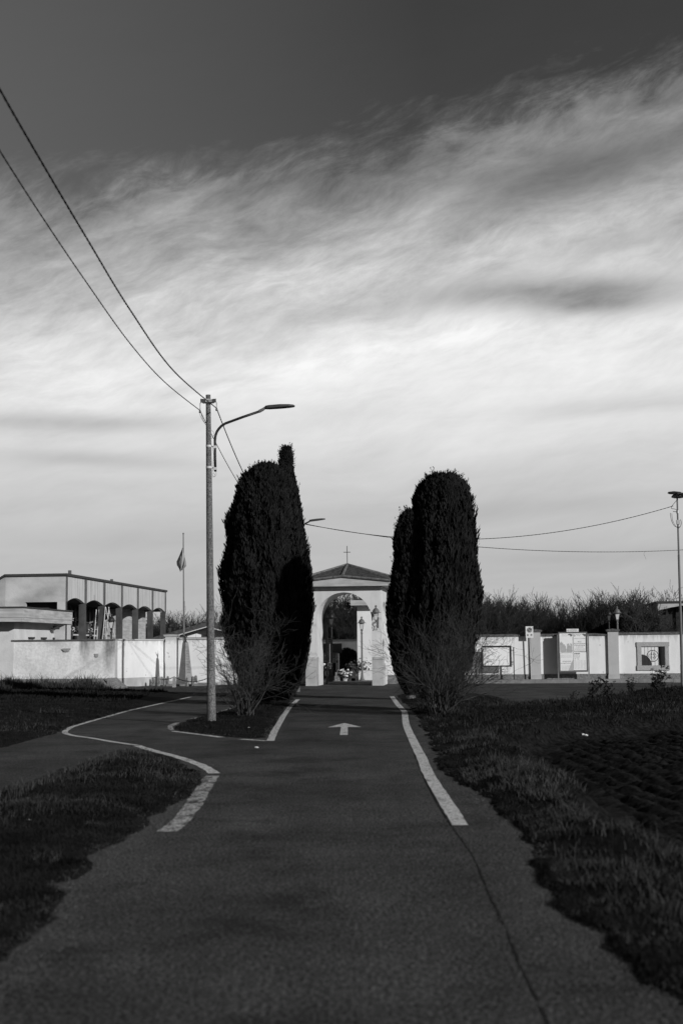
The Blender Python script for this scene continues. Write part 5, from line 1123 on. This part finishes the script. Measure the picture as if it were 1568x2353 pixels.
bl=sheet('poster',1280.0,1309.5,1500,1540.3,BV-.010); br=sheet('poster',1310.2,1340.4,1498,1539.6,BV-.010); bl2=sheet('poster',1310.2,1326,1497.2,1513,BV-.014)
# torn grey shapes on the top left poster
def shape(parent,pts,v,m,name):
    mb=MB(); P=[C(u_at(x,v),v,HZ(x,y,C(u_at(x,v),v).y)) for x,y in pts]; mb.prism(P,(V*-.0015)); mb.obj(name,M[m],parent)
shape(tl,[(1281,1498),(1280,1490),(1280.5,1474),(1282,1477),(1284,1472.5),(1285,1477),(1287,1475.5),(1287.5,1480),(1290,1479),(1292,1484),(1293,1482),(1294,1492),(1292.5,1498.5),(1284,1499)],BV-.008,'papergrey','torn_picture')
shape(tl,[(1293.8,1498.6),(1294.6,1492),(1296.5,1486),(1296,1478),(1298,1480),(1300,1477),(1302,1482.5),(1304.2,1484),(1303.5,1477),(1306,1479),(1307.5,1478),(1308,1492),(1308.6,1496),(1306,1499)],BV-.0085,'papergrey','torn_picture')
shape(tl,[(1297,1459),(1299,1457),(1302,1455.5),(1306,1456),(1308.8,1457.5),(1307.5,1461),(1305,1462.5),(1303.5,1459)],BV-.0082,'ink','ribbon_print')
mb=MB(); rows(mb,1285,1296,1458,1461,2,BV-.0095,.7,3); mb.obj('lettering',M['inkgrey'],tl)
texts(tr,[('DOMENICA 6 NOVEMBRE',1325,1467.2,1.5,26),('FESTA',1325,1475.3,2.6,8),("DELL'UNIT\u00c0 NAZIONALE",1325,1479.6,2.5,26),('E DELLE FORZE ARMATE',1325,1483.8,2.5,24),('XIX COMMEMORAZIONE',1325,1487,1.3,17)],M['ink'],BV-.0085)
mb=MB(); rows(mb,1313,1338,1490,1493.4,3,BV-.009,.55,7); mb.obj('small_print',M['inkgrey'],tr); mb=MB(); rows(mb,1312,1338.5,1496,1496,1,BV-.009,.9,8)
for (x0,x1,y) in ((1311,1339.3,1497.0),(1311,1339.3,1457.0)): rows(mb,x0,x1,y,y,1,BV-.009,.45,2,False)
for x in (1311,1338.8): 
    p=[C(ub(x),BV-.009,bz(1497)),C(ub(x+.5),BV-.009,bz(1497)),C(ub(x+.5),BV-.009,bz(1457)),C(ub(x),BV-.009,bz(1457))]; mb.add(p,[(0,1,2,3)])
ringflat(mb,1313.8,1460,1.9,.9,BV-.009); rows(mb,1318,1327,1458.4,1460.6,2,BV-.009,.6,4); mb.obj('border',M['ink'],tr)
shape(tr,[(1330,1456.5),(1334,1455.4),(1339,1456.2),(1339.4,1459.5),(1337.5,1462),(1335,1460.6),(1333.5,1458.5)],BV-.0088,'ink','ribbon_print')
texts(bl,[('CONVOCAZIONE',1294.5,1520.4,2.5,19),('DEI COMIZI ELETTORALI',1295,1525.0,2.4,28)],M['ink'],BV-.0125)
mb=MB(); rows(mb,1281.5,1307,1505,1510,3,BV-.0125,.6,11); rows(mb,1282,1304,1529,1538.5,7,BV-.0125,.5,12); mb.obj('small_print',M['inkgrey'],bl)
shape(bl,[(1298.5,1540),(1309.2,1540),(1309.2,1514),(1305,1524)],BV-.0118,'papergrey','torn_picture')
mb=MB(); rows(mb,1312,1325,1500.5,1503,3,BV-.0165,.9,14); rows(mb,1312,1325,1506,1510,3,BV-.0165,.5,14); mb.obj('small_print',M['ink'],bl2)
mb=MB(); 
for k in range(4): rows(mb,1311.5+k*7.2,1317+k*7.2,1517,1537,13,BV-.0125,.45,20+k)
ringflat(mb,1314,1513,1.3,1.0,BV-.0165); ringflat(mb,1321,1513,2.0,.6,BV-.0165); mb.obj('small_print',M['inkgrey'],br)
# blank board
nb2=thing('notice_board','blank white framed notice board on two posts behind the right shrub','notice board',C(ub(1136),BV,ZP))
bz2=lambda py: HZ(1136,py,C(ub(1136),BV).y)
mb=MB(); mb.cbox(ub(1104),ub(1167),BV-.005,BV+.03,bz2(1530),bz2(1484.5)); mb.obj('panel',M['boardwhite'],nb2)
mb=MB()
for a,b_,c_,d_ in ((1102.5,1169,1486,1483.2),(1102.5,1169,1531.6,1528.6)): mb.cbox(ub(a),ub(b_),BV-.05,BV+.04,bz2(c_),bz2(d_))
for a,b_ in ((1102.5,1104.6),(1166.6,1169)): mb.cbox(ub(a),ub(b_),BV-.05,BV+.04,bz2(1528.5),bz2(1486.1))
mb.obj('frame',M['darkmetal'],nb2)
for x,yt_ in ((1100.7,1487),(1174,1486.5),):
    mb=MB(); mb.cbox(ub(x)-.025,ub(x)+.025,BV+.0,BV+.05,ZP,bz2(yt_)); mb.obj('post',M['darkmetal'],nb2)
mb=MB(); 
for y in (1494,1521): mb.cbox(ub(1169),ub(1173.3),BV,BV+.03,bz2(y+.8),bz2(y-.8))
mb.obj('hinge',M['darkmetal'],nb2)
# parking sign
SV=WV-.27; usg=u_at(1211.0,SV); sY=C(usg,SV).y; sz=lambda y: HZ(1211,y,sY)
sn=thing('parking_sign','white no-parking sign with round symbol on a thin post in front of the first pier','road sign',C(usg+.05,SV,ZP))
mb=MB(); mb.tube([C(u_at(1212.8,SV),SV,ZP),C(usg-.01,SV,sz(1441))],.026,8); mb.obj('post',M['galv'],sn)
mb=MB(); a,b_=u_at(1202.4,SV),u_at(1219.7,SV); mb.cbox(a,b_,SV-.05,SV-.035,sz(1465),sz(1438.6)); pl_=mb.obj('plate',M['signwhite'],sn)
k=sY/F; cu2,cz2=u_at(1211.1,SV-.05),sz(1447.2)
mb=MB(); n=24; vv=SV-.0515; V_=[C(cu2,vv,cz2)]+[C(cu2+math.cos(2*math.pi*i/n)*5.9*k,vv,cz2+math.sin(2*math.pi*i/n)*5.9*k) for i in range(n)]; mb.add(V_,[(0,1+i,1+(i+1)%n) for i in range(n)]); mb.obj('disc',M['signdark'],pl_)
mb=MB(); vv=SV-.0535
def band(mb,r0,r1,v,n=24):
    vs=[]
    for i in range(n): a=2*math.pi*i/n; vs+=[C(cu2+math.cos(a)*r1*k,v,cz2+math.sin(a)*r1*k),C(cu2+math.cos(a)*r0*k,v,cz2+math.sin(a)*r0*k)]
    mb.add(vs,[(2*i+1,2*((i+1)%n)+1,2*((i+1)%n),2*i) for i in range(n)])
band(mb,4.4,4.9,vv); 
for off in (-1.0,1.0):
    d=Vector((math.cos(R(-45)),math.sin(R(-45)))); nn=Vector((-d.y,d.x)); L=4.3; P=[]
    for s_,w_ in ((-1,-.28),(1,-.28),(1,.28),(-1,.28)): q=d*L*s_+nn*(w_+off*1.1); P.append(C(cu2+q.x*k,vv,cz2+q.y*k))
    mb.add(P,[(0,1,2,3)])
mb.obj('symbol',M['signwhite'],pl_)
mb=MB(); 
for x0,x1 in ((1205,1208.6),(1213.2,1217)): mb.cbox(u_at(x0,SV),u_at(x1,SV),SV-.052,SV-.0502,sz(1460.8),sz(1456.5))
mb.obj('small_panel',M['signdark'],pl_)
vs,fs=text(pl_,'P',1206.8,1460.2,3.2,None,SV-.0535); mb=MB(); mb.add(vs,fs)
# wheelchair symbol from strokes
wc_=[[(1214.6,1457.3),(1214.8,1458.8),(1216.2,1458.9),(1216.7,1460.2)]]
for st in wc_: mb.tube([C(u_at(x,SV),SV-.054,sz(y)) for x,y in st],.008,4)
mb.tube([C(u_at(1214.9+1.2*math.cos(a),SV),SV-.054,sz(1459.3+1.1*math.sin(a))) for a in [R(20+ i*25) for i in range(10)]],.006,4); mb.obj('lettering',M['signwhite'],pl_)
# utility box on the wall beside the pavilion
mb=MB(); q=C(u_at(900,WV-.42),WV-.44,HZ(900,1518,69)); mb.box(q+Vector((.02,-.03,0)),.12,.06,.10,U,V); tag(mb.obj('wall_box',M['lampgrey'],org=q),'small grey box on the wall right of the pavilion','wall box')

# ------------------------------------------------------------ inside the cemetery, seen through the arch
Yc=78.0; xL=PX(820.5,1490,Yc).x; zs=HZ(830,1392,Yc)
cp=thing('chapel','white chapel with overhanging eaves and dark tiled roof behind the pavilion','building',Vector((xL+3,Yc,0)))
mb=MB(); o_=Vector((xL,Yc,0)); q=[o_,o_+U*4.2,o_+U*4.2+V*6,o_+V*6]; mb.hexa([p+Vector((0,0,.56)) for p in q]+[p+Vector((0,0,zs)) for p in q]); mb.obj('wall',M['plaster'],cp)
q=[p-V*.02-U*.02 for p in q]; mb=MB(); mb.hexa(q+[p+Vector((0,0,.558)) for p in q]); mb.obj('plinth',M['frame'],cp)
zf=HZ(820,1378.5,Yc-.6); e0=o_-U*.36-V*.6; q=[e0,e0+U*5.3,e0+U*5.3+V*7.2,e0+V*7.2]; mb=MB(); mb.hexa([p+Vector((0,0,zs-.02+.04)) for p in q]+[p+Vector((0,0,zf)) for p in q]); mb.obj('fascia',M['fascia'],cp)
q=[p+Vector((0,0,zf+.003)) for p in q]; a=q[0]+U*2.6+V*3.6+Vector((0,0,.95)); b_=q[0]+U*2.9+V*3.6+Vector((0,0,.95)); mb=MB(); mb.add([q[0]+U*.3+V*.1,q[1]-U*.1+V*.1,q[2],q[3],a,b_],[(0,1,5,4),(1,2,5),(2,3,4,5),(3,0,4),(3,2,1,0)])
rp=mb.obj('roof',M['tile'],cp); mb=MB()
for i in range(26):
    s=i/25; x=(q[0]+U*.35).lerp(q[1]-U*.15,s)+V*.1; tt=min(s*5/2.5,(1-s)*5/2.5,1); top=x.lerp(Vector((x.x,x.y,0))+Vector((0,0,q[0].z)),0)+V*3.5*tt+Vector((0,0,.95*tt)); mb.tube([x+Vector((0,0,.04)),top+Vector((0,0,.04))],.06,5)
mb.obj('roof_tiles',M['tile'],rp)
# rear wall of the cemetery; its shade is put into the base colour
cwall('rear wall of the cemetery coloured dark for shade, below the woodland', -30,36,36,0,2.3,m='backwall',pl=.2,capm='roofedge',plm='dark')
# burial shrine left inside
Ys=84.0
def sx_(px): return PX(px,1490,Ys).x
def szz(py): return HZ(765,py,Ys)
shr=thing('family_shrine','dark open-fronted tomb shrine with a white column at the left inside the arch','tomb',Vector((sx_(762),Ys,0)))
mb=MB(); x0,x1=sx_(738),sx_(780); mb.box(Vector(((x0+x1)/2,Ys+.6,szz(1511-12))),x1-x0+.25,1.6,szz(1478)-szz(1499)); mb.obj('canopy',M['backwall'],shr)
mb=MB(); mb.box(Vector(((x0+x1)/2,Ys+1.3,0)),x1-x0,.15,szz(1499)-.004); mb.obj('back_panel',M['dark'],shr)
for px,m_ in ((773.5,'marble'),(742,'marble'),(779,'dark')):
    mb=MB(); mb.lathe(Vector((sx_(px),Ys-.05,0)),[(.13,0),(.13,.12),(.075,.2),(.065,szz(1499)-.1),(.09,szz(1499)-.004)],10); mb.obj('column',M[m_],shr)
mb=MB(); mb.box(Vector(((x0+x1)/2,Ys+.4,0)),x1-x0+.1,1.4,.45); mb.obj('plinth',M['dark'],shr)
def statue(label,px,zb,h):
    p=Vector((sx_(px),Ys+.35,zb)); mb=MB(); mb.lathe(p,[(.17*h,0),(.17*h,.05*h),(.13*h,.2*h),(.12*h,.4*h),(.135*h,.55*h),(.12*h,.7*h),(.14*h,.78*h),(.09*h,.83*h),(.045*h,.86*h),(.065*h,.90*h),(.07*h,.94*h),(.05*h,.985*h),(.01*h,1.0*h)],12)
    for s in (-1,1): mb.tube([p+Vector((s*.13*h,0,.77*h)),p+Vector((s*.16*h,-.03*h,.60*h)),p+Vector((s*.04*h,-.15*h,.62*h))],[.045*h,.04*h,.025*h],6)
    tag(mb.obj('statue',M['pier'],org=p),label,'statue')
statue('pale robed praying statue standing in the tomb shrine',746,.95,1.05); statue('second smaller robed statue right of the first in the tomb shrine',767,.9,.75)
bouquet('flower_vase','loose bunch of white flowers in front of the shrine statues',Vector((sx_(756),Ys-.5,1.1)),.26,M['flower'],'flowers seen through the arch',20,41)
bouquet('flower_vase','sparse white blossoms right of the shrine column',Vector((sx_(774),Ys-.6,1.05)),.16,M['flower'],'flowers seen through the arch',9,42)
bouquet('flower_vase','pale potted flowers at the foot of the left gate side',Vector((PX(750,1490,76).x,76,.55)),.30,M['flower'],'flowers seen through the arch',18,43)
bouquet('flower_vase','big bunch of bright white flowers in the centre of the arch',Vector((PX(791.5,1490,76).x,76,.12)),.30,M['flower'],'flowers seen through the arch',46,44,pot=M['pier'])
bouquet('flower_vase','tall dark leafy potted plant right of the bright white flowers',Vector((PX(803,1490,77).x,77,.40)),.34,M['flowerdark'],'flowers seen through the arch',22,45)
bouquet('flower_vase','dark red-toned flowers low beside the white planter',Vector((PX(815,1490,76.5).x,76.5,.38)),.22,M['flowerdark'],'flowers seen through the arch',20,46)
# large dark round bush, white trough, small stones
bb=Vector((PX(796,1490,86).x,86,0)); nb_=9000; r_=np.random.default_rng(5)
dv=r_.normal(0,1,(nb_,3)); dv/=np.linalg.norm(dv,axis=1)[:,None]; dv[:,2]=np.abs(dv[:,2]); rad_=np.array([1.05,.9,1.75])*r_.uniform(.75,1.03,nb_)[:,None]; pp=dv*rad_+np.array(bb); e=r_.normal(0,1,(nb_,3)); e/=np.linalg.norm(e,axis=1)[:,None]; s_=np.cross(e,r_.normal(0,1,(nb_,3))); s_/=np.linalg.norm(s_,axis=1)[:,None]
vv_=np.stack([pp-e*.06,pp+s_*.03,pp+e*.08,pp-s_*.03],1).reshape(-1,3); o=npmesh('round_bush',vv_,np.arange(nb_*4).reshape(-1,4),M['leaf'],org=tuple(bb)); tag(o,'large dark evergreen bush in front of the rear wall, inside the arch','bush')
tp=Vector((PX(838,1490,77.2).x,77.35,.02)); tr_=thing('planter','white trough planter with a dark shrub in front of the chapel wall','planter',tp)
mb=MB(); q=[tp+Vector((-.85*1.15,-.22,.0)),tp+Vector((.85*1.15,-.22,.0)),tp+Vector((.85*1.15,.22,.0)),tp+Vector((-.85*1.15,.22,.0))]; q2=[tp+Vector((-1.02,-.27,.52)),tp+Vector((1.02,-.27,.52)),tp+Vector((1.02,.27,.52)),tp+Vector((-1.02,.27,.52))]; mb.hexa(q+q2); mb.obj('trough',M['marble'],tr_)
rnd=random.Random(8); mb=MB()
for i in range(420):
    c=tp+Vector((-.35+rnd.gauss(0,.30),rnd.gauss(0,.14),.55+abs(rnd.gauss(.18,.18)))); e=Vector((rnd.gauss(0,1),rnd.gauss(0,1),rnd.gauss(0,1))).normalized()*.07; s_=e.cross(Vector((.2,.4,1))).normalized()*.03; mb.add([c-e,c+s_,c+e,c-s_],[(0,1,2,3)])
mb.obj('shrub',M['flowerdark'],tr_)
for i,(px,w,h,lb_,mm) in enumerate(((776.5,.42,.62,'stacked dark stone blocks at the foot of the shrine column','plinth'),(789,.36,.30,'low pale stone among the flowers, left of the white bunch','marble'),(803,.55,.32,'low dark grave border right of the white bunch','dark'),(812,.28,.55,'narrow dark headstone in front of the big bush','dark'))):
    p=Vector((PX(px,1490,76.2).x,76.2,.01)); mb=MB()
    mb.box(p,w,.3,h*.45); mb.box(p+Vector((0,0,h*.45+.01)),w*.78,.24,h*.3); mb.lathe(p+Vector((0,0,h*.75+.02)),[(w*.25,0),(w*.22,h*.15),(w*.08,h*.25)],8); tag(mb.obj('grave_stone',M[mm],org=p),lb_,'gravestone','stones seen through the arch')

# ------------------------------------------------------------ scalloped low building, far right
Yr=96.0; q0=Vector(((1505.8-CX)/F*Yr,Yr,0)); zt2=HZ(1505.8,1381,Yr); zb2=HZ(1505.8,1402.6,Yr); zr2=HZ(1505.8,1385,Yr)
rbld=thing('open_gallery','dark low open gallery with scalloped side behind the right wall','building',q0)
def Q(a,b_,z=0): return Vector((q0.x+U.x*a+V.x*b_,q0.y+U.y*a+V.y*b_,z))
def qb(mb,a0,a1,b0,b1,z0,z1): q=[Q(a0,b0,z0),Q(a1,b0,z0),Q(a1,b1,z0),Q(a0,b1,z0)]; mb.hexa(q+[p+Vector((0,0,z1-z0)) for p in q])
mb=MB(); 
n=16; W2=7.0
low=[(W2*j/n, zb2+.42*math.sin(math.pi*min(1,max(0,(j-.5)/(n-1))))**.6) for j in range(n+1)]
V_=[];k=n+1
for off in (0,.2): V_+=[Q(a,off,zr2) for a,z in low]+[Q(a,off,z) for a,z in low]
F_=[]
for j in range(n): F_+=[(j,k+j,k+j+1,j+1),(2*k+j,2*k+j+1,3*k+j+1,3*k+j),(k+j,3*k+j,3*k+j+1,k+j+1)]
mb.add(V_,F_); mb.obj('front_band',M['fascia'],rbld)
mb=MB(); m2=12
for s in range(3):
    a,b_=s*2.15,s*2.15+2.15; low=[(a+(b_-a)*j/m2, zb2-.30+.42*math.sin(math.pi*j/m2)**.8) for j in range(m2+1)]; V_=[];k=m2+1
    for off in (-.01,.18): V_+=[Q(off,t_,zr2) for t_,z in low]+[Q(off,t_,z) for t_,z in low]
    for j in range(m2): mb.add([],[]) 
    mb.add(V_,[f for j in range(m2) for f in ((j,j+1,k+j+1,k+j),(2*k+j,3*k+j,3*k+j+1,2*k+j+1),(k+j,k+j+1,3*k+j+1,3*k+j))])
mb.obj('side_panel',M['pillar'],rbld)
mb=MB(); qb(mb,-.12,W2,-.12,6.6,zr2+.002,zt2); mb.obj('roof',M['roofedge'],rbld)
for a0,a1,b0,b1 in ((.22,1.25,1.2,1.6),(1.3,2.5,1.0,1.6),(3.1,4.6,.25,.6),(3.9,7,1.0,1.6),(.22,2.5,5.8,6.0)):
    mb=MB(); 
    if a0==3.1: continue
    qb(mb,a0,a1,b0,b1,0,zb2+.6 if a0>.3 else zb2+.55); mb.obj('pillar',M['iron'],rbld)  # near-black colour stands in for the shade under the soffit
mb=MB(); p=Q(4.0,-.3); qb(mb,3.8,7,-.5,6,zr2-.35,zt2+.28); mb.obj('roof_block',M['roofedge'],rbld)
SUN_E = 3.5; SKYK = .25
# ------------------------------------------------------------ light, sky, camera
sd=Vector((1,-1.15,.51)).normalized()
sl_=bpy.data.lights.new('sun','SUN'); sl_.energy=SUN_E; sl_.angle=R(.55); sl_.color=(1,1,1); so=bpy.data.objects.new('sun',sl_); COL.objects.link(so); so.rotation_euler=(-sd).to_track_quat('-Z','Y').to_euler(); so.location=(40,-30,40)
W=bpy.data.worlds.new('World'); S.world=W; W.use_nodes=True; nt=W.node_tree; N=nt.nodes; L=nt.links; N.clear()
out=N.new('ShaderNodeOutputWorld'); bg=N.new('ShaderNodeBackground'); bg.inputs['Strength'].default_value=.1; L.new(bg.outputs[0],out.inputs[0])
sky=N.new('ShaderNodeTexSky'); sky.sky_type='NISHITA'; sky.sun_disc=False; sky.sun_elevation=math.asin(sd.z); sky.sun_rotation=math.atan2(sd.x,sd.y); sky.altitude=100; sky.air_density=1.0; sky.dust_density=.3; sky.ozone_density=1.5
sep=N.new('ShaderNodeSeparateColor'); L.new(sky.outputs[0],sep.inputs[0])   # red channel: a red filter on black-and-white film
def mm(op,a,b=None,c=None,cl=False):
    n=N.new('ShaderNodeMath'); n.operation=op; n.use_clamp=cl
    for i,v in enumerate((a,b,c)):
        if v is None: continue
        if isinstance(v,(int,float)): n.inputs[i].default_value=v
        else: L.new(v,n.inputs[i])
    return n.outputs[0]
tc=N.new('ShaderNodeTexCoord'); sx=N.new('ShaderNodeSeparateXYZ'); L.new(tc.outputs['Generated'],sx.inputs[0])
A=mm('MULTIPLY',mm('ARCTAN2',sx.outputs[0],sx.outputs[1]),57.2958); E=mm('MULTIPLY',mm('ARCSINE',sx.outputs[2]),57.2958)
def streak(ang,sa,se,scale,detail,rough,seed,dist=0.0):
    c,s=math.cos(R(ang)),math.sin(R(ang)); p=mm('ADD',mm('MULTIPLY',A,c),mm('MULTIPLY',E,s)); q=mm('SUBTRACT',mm('MULTIPLY',E,c),mm('MULTIPLY',A,s))
    cb=N.new('ShaderNodeCombineXYZ'); L.new(mm('MULTIPLY',p,sa),cb.inputs[0]); L.new(mm('MULTIPLY',q,se),cb.inputs[1]); cb.inputs[2].default_value=seed
    n=N.new('ShaderNodeTexNoise'); n.inputs['Scale'].default_value=scale; n.inputs['Detail'].default_value=detail; n.inputs['Roughness'].default_value=rough; n.inputs['Distortion'].default_value=dist; L.new(cb.outputs[0],n.inputs['Vector']); return n.outputs[0]
def ramp(sock,pts,lo,hi):
    m=N.new('ShaderNodeMapRange'); m.inputs[1].default_value=lo; m.inputs[2].default_value=hi; L.new(sock,m.inputs[0]); r=N.new('ShaderNodeValToRGB'); r.color_ramp.interpolation='B_SPLINE'
    while len(r.color_ramp.elements)<len(pts): r.color_ramp.elements.new(.5)
    for e,(x,v) in zip(r.color_ramp.elements,pts): e.position=(x-lo)/(hi-lo); e.color=(v,v,v,1)
    L.new(m.outputs[0],r.inputs[0]); s=N.new('ShaderNodeSeparateColor'); L.new(r.outputs[0],s.inputs[0]); return s.outputs[0]
wn=N.new('ShaderNodeTexNoise'); wn.inputs['Scale'].default_value=1; wn.inputs['Detail'].default_value=3; cbw=N.new('ShaderNodeCombineXYZ'); L.new(mm('MULTIPLY',A,.11),cbw.inputs[0]); L.new(mm('MULTIPLY',E,.22),cbw.inputs[1]); L.new(cbw.outputs[0],wn.inputs['Vector'])
E0=E; warp=mm('MULTIPLY',mm('SUBTRACT',wn.outputs[0],.5),2.6); E=mm('ADD',E0,warp)
n1=streak(15,.13,.40,1.0,9,.66,2.3,.12); n2=streak(9,.07,.42,1.0,6,.55,7.1,.15); n3=streak(22,.45,1.35,1.0,8,.68,4.4,.2); n4=streak(5,.08,.8,1,5,.6,9.9,.3); n5=streak(19,.9,3.4,1.0,6,.6,1.4,.3)
E=E0
edge=ramp(A,[(-14,18.9),(-8,20.0),(-2,20.8),(2,21.2),(5,22.2),(9,23.2),(14,25.2)],-14,14) if False else mm('ADD',mm('ADD',20.0,mm('MULTIPLY',A,.16)),mm('MULTIPLY',mm('MULTIPLY',A,A),.001))
d=mm('SUBTRACT',edge,E)
dn=mm('ADD',d,mm('ADD',mm('MULTIPLY',mm('SUBTRACT',n1,.5),4.6),mm('ADD',mm('MULTIPLY',mm('SUBTRACT',n3,.5),3.6),mm('MULTIPLY',mm('SUBTRACT',n5,.5),1.1))))
mask=ramp(dn,[(-1.0,0),(0,.06),(.8,.19),(2.2,.34),(4.0,.55),(6,.80),(8.5,.97),(9.5,1)],-1.0,9.5)
tone=ramp(E,[(-3,.46),(2.5,.49),(5,.55),(7,.62),(8.6,.74),(10.2,.84),(12.0,.84),(14.5,.80),(16.5,.76),(20,.72),(25,.66)],-3,25)
mod=mm('ADD',1,mm('ADD',mm('MULTIPLY',mm('SUBTRACT',n2,.5),.60),mm('ADD',mm('MULTIPLY',mm('SUBTRACT',n3,.5),.42),mm('ADD',mm('MULTIPLY',mm('SUBTRACT',n1,.5),.62),mm('MULTIPLY',mm('SUBTRACT',n5,.5),.10)))))
calm=ramp(E,[(0,.10),(6,.25),(9.5,.45),(12.5,.9),(16,1.15),(22,1.4)],0,22)
mod=mm('ADD',1,mm('MULTIPLY',mm('SUBTRACT',mod,1),calm)); mod=mm('ADD',mod,mm('MULTIPLY',mm('SUBTRACT',n4,.5),.26))
def veil(a0,e0,wa,we,k,sl=0.0):
    x=mm('DIVIDE',mm('SUBTRACT',A,a0),wa); y=mm('DIVIDE',mm('ADD',mm('MULTIPLY',warp,.25),mm('SUBTRACT',mm('SUBTRACT',E,e0),mm('MULTIPLY',mm('SUBTRACT',A,a0),sl))),we); r=mm('ADD',mm('MULTIPLY',x,x),mm('MULTIPLY',y,y)); g=mm('EXPONENT',mm('MULTIPLY',r,-1)); g=mm('MULTIPLY',g,mm('ADD',.25,mm('MULTIPLY',n3,1.5))); return mm('SUBTRACT',1,mm('MULTIPLY',g,k))
for v in (veil(10.2,13.55,2.6,.42,.40,.03),veil(8.3,14.1,5.6,.62,.46,.01),veil(10.5,14.0,5,.9,.22,.0),veil(-1,13.4,3.2,.4,.16,.05),veil(9.5,18.7,5.5,1.3,.48,.17),veil(0,19.0,5,.8,.22,.17),veil(11,15.9,5,.6,.20,.2),veil(-11.5,9.1,5,.38,.30,.0),veil(-10,7.6,4,.3,.18,-.03),veil(12,9.6,5,.5,.16,.03),veil(6,5.5,9,.4,.10,.03),veil(11,3.6,6,.35,.10,.02),veil(-6,4.4,8,.5,.08,.0)): mod=mm('MULTIPLY',mod,v)
cloud=mm('MULTIPLY',mm('MULTIPLY',tone,mod),10.0)
cloud=mm('MINIMUM',cloud,9.6)
side=ramp(mm('ABSOLUTE',A),[(0,1),(28,1),(60,.22),(100,.05),(180,.03)],0,180)  # clouds and sky dimmed to the sides and behind the camera to weaken ambient light
maskf=mm('MULTIPLY',mask,side); zen=ramp(E,[(-5,1),(26,1),(45,.4),(90,.25)],-5,90)  # zen dims the unseen overhead sky to deepen shadows
clear=mm('ADD',mm('MULTIPLY',sep.outputs[0],SKYK),mm('MAXIMUM',mm('MULTIPLY',mm('MULTIPLY',side,mm('SUBTRACT',9.0,A)),.030),.16)); clear=mm('MULTIPLY',clear,zen)
mx=mm('ADD',mm('MULTIPLY',clear,mm('SUBTRACT',1,maskf)),mm('MULTIPLY',cloud,maskf))
L.new(mx,bg.inputs['Color'])
cam=bpy.data.cameras.new('camera'); cam.sensor_fit='VERTICAL'; cam.sensor_height=36; cam.sensor_width=24; cam.lens=F/2352*36; cam.clip_start=.1; cam.clip_end=3000
cam.dof.use_dof=True; cam.dof.focus_distance=48; cam.dof.aperture_fstop=2.0
co=bpy.data.objects.new('camera',cam); COL.objects.link(co); from mathutils import Matrix
m3=Matrix((rt,upv,-fw)).transposed(); co.matrix_world=Matrix.Translation((0,0,CAMZ))@m3.to_4x4(); S.camera=co
S.view_settings.view_transform='Standard'; S.view_settings.look='None'; S.view_settings.gamma=1; S.view_settings.exposure=0
S.render.engine='CYCLES'; S.render.resolution_x=682; S.render.resolution_y=1024
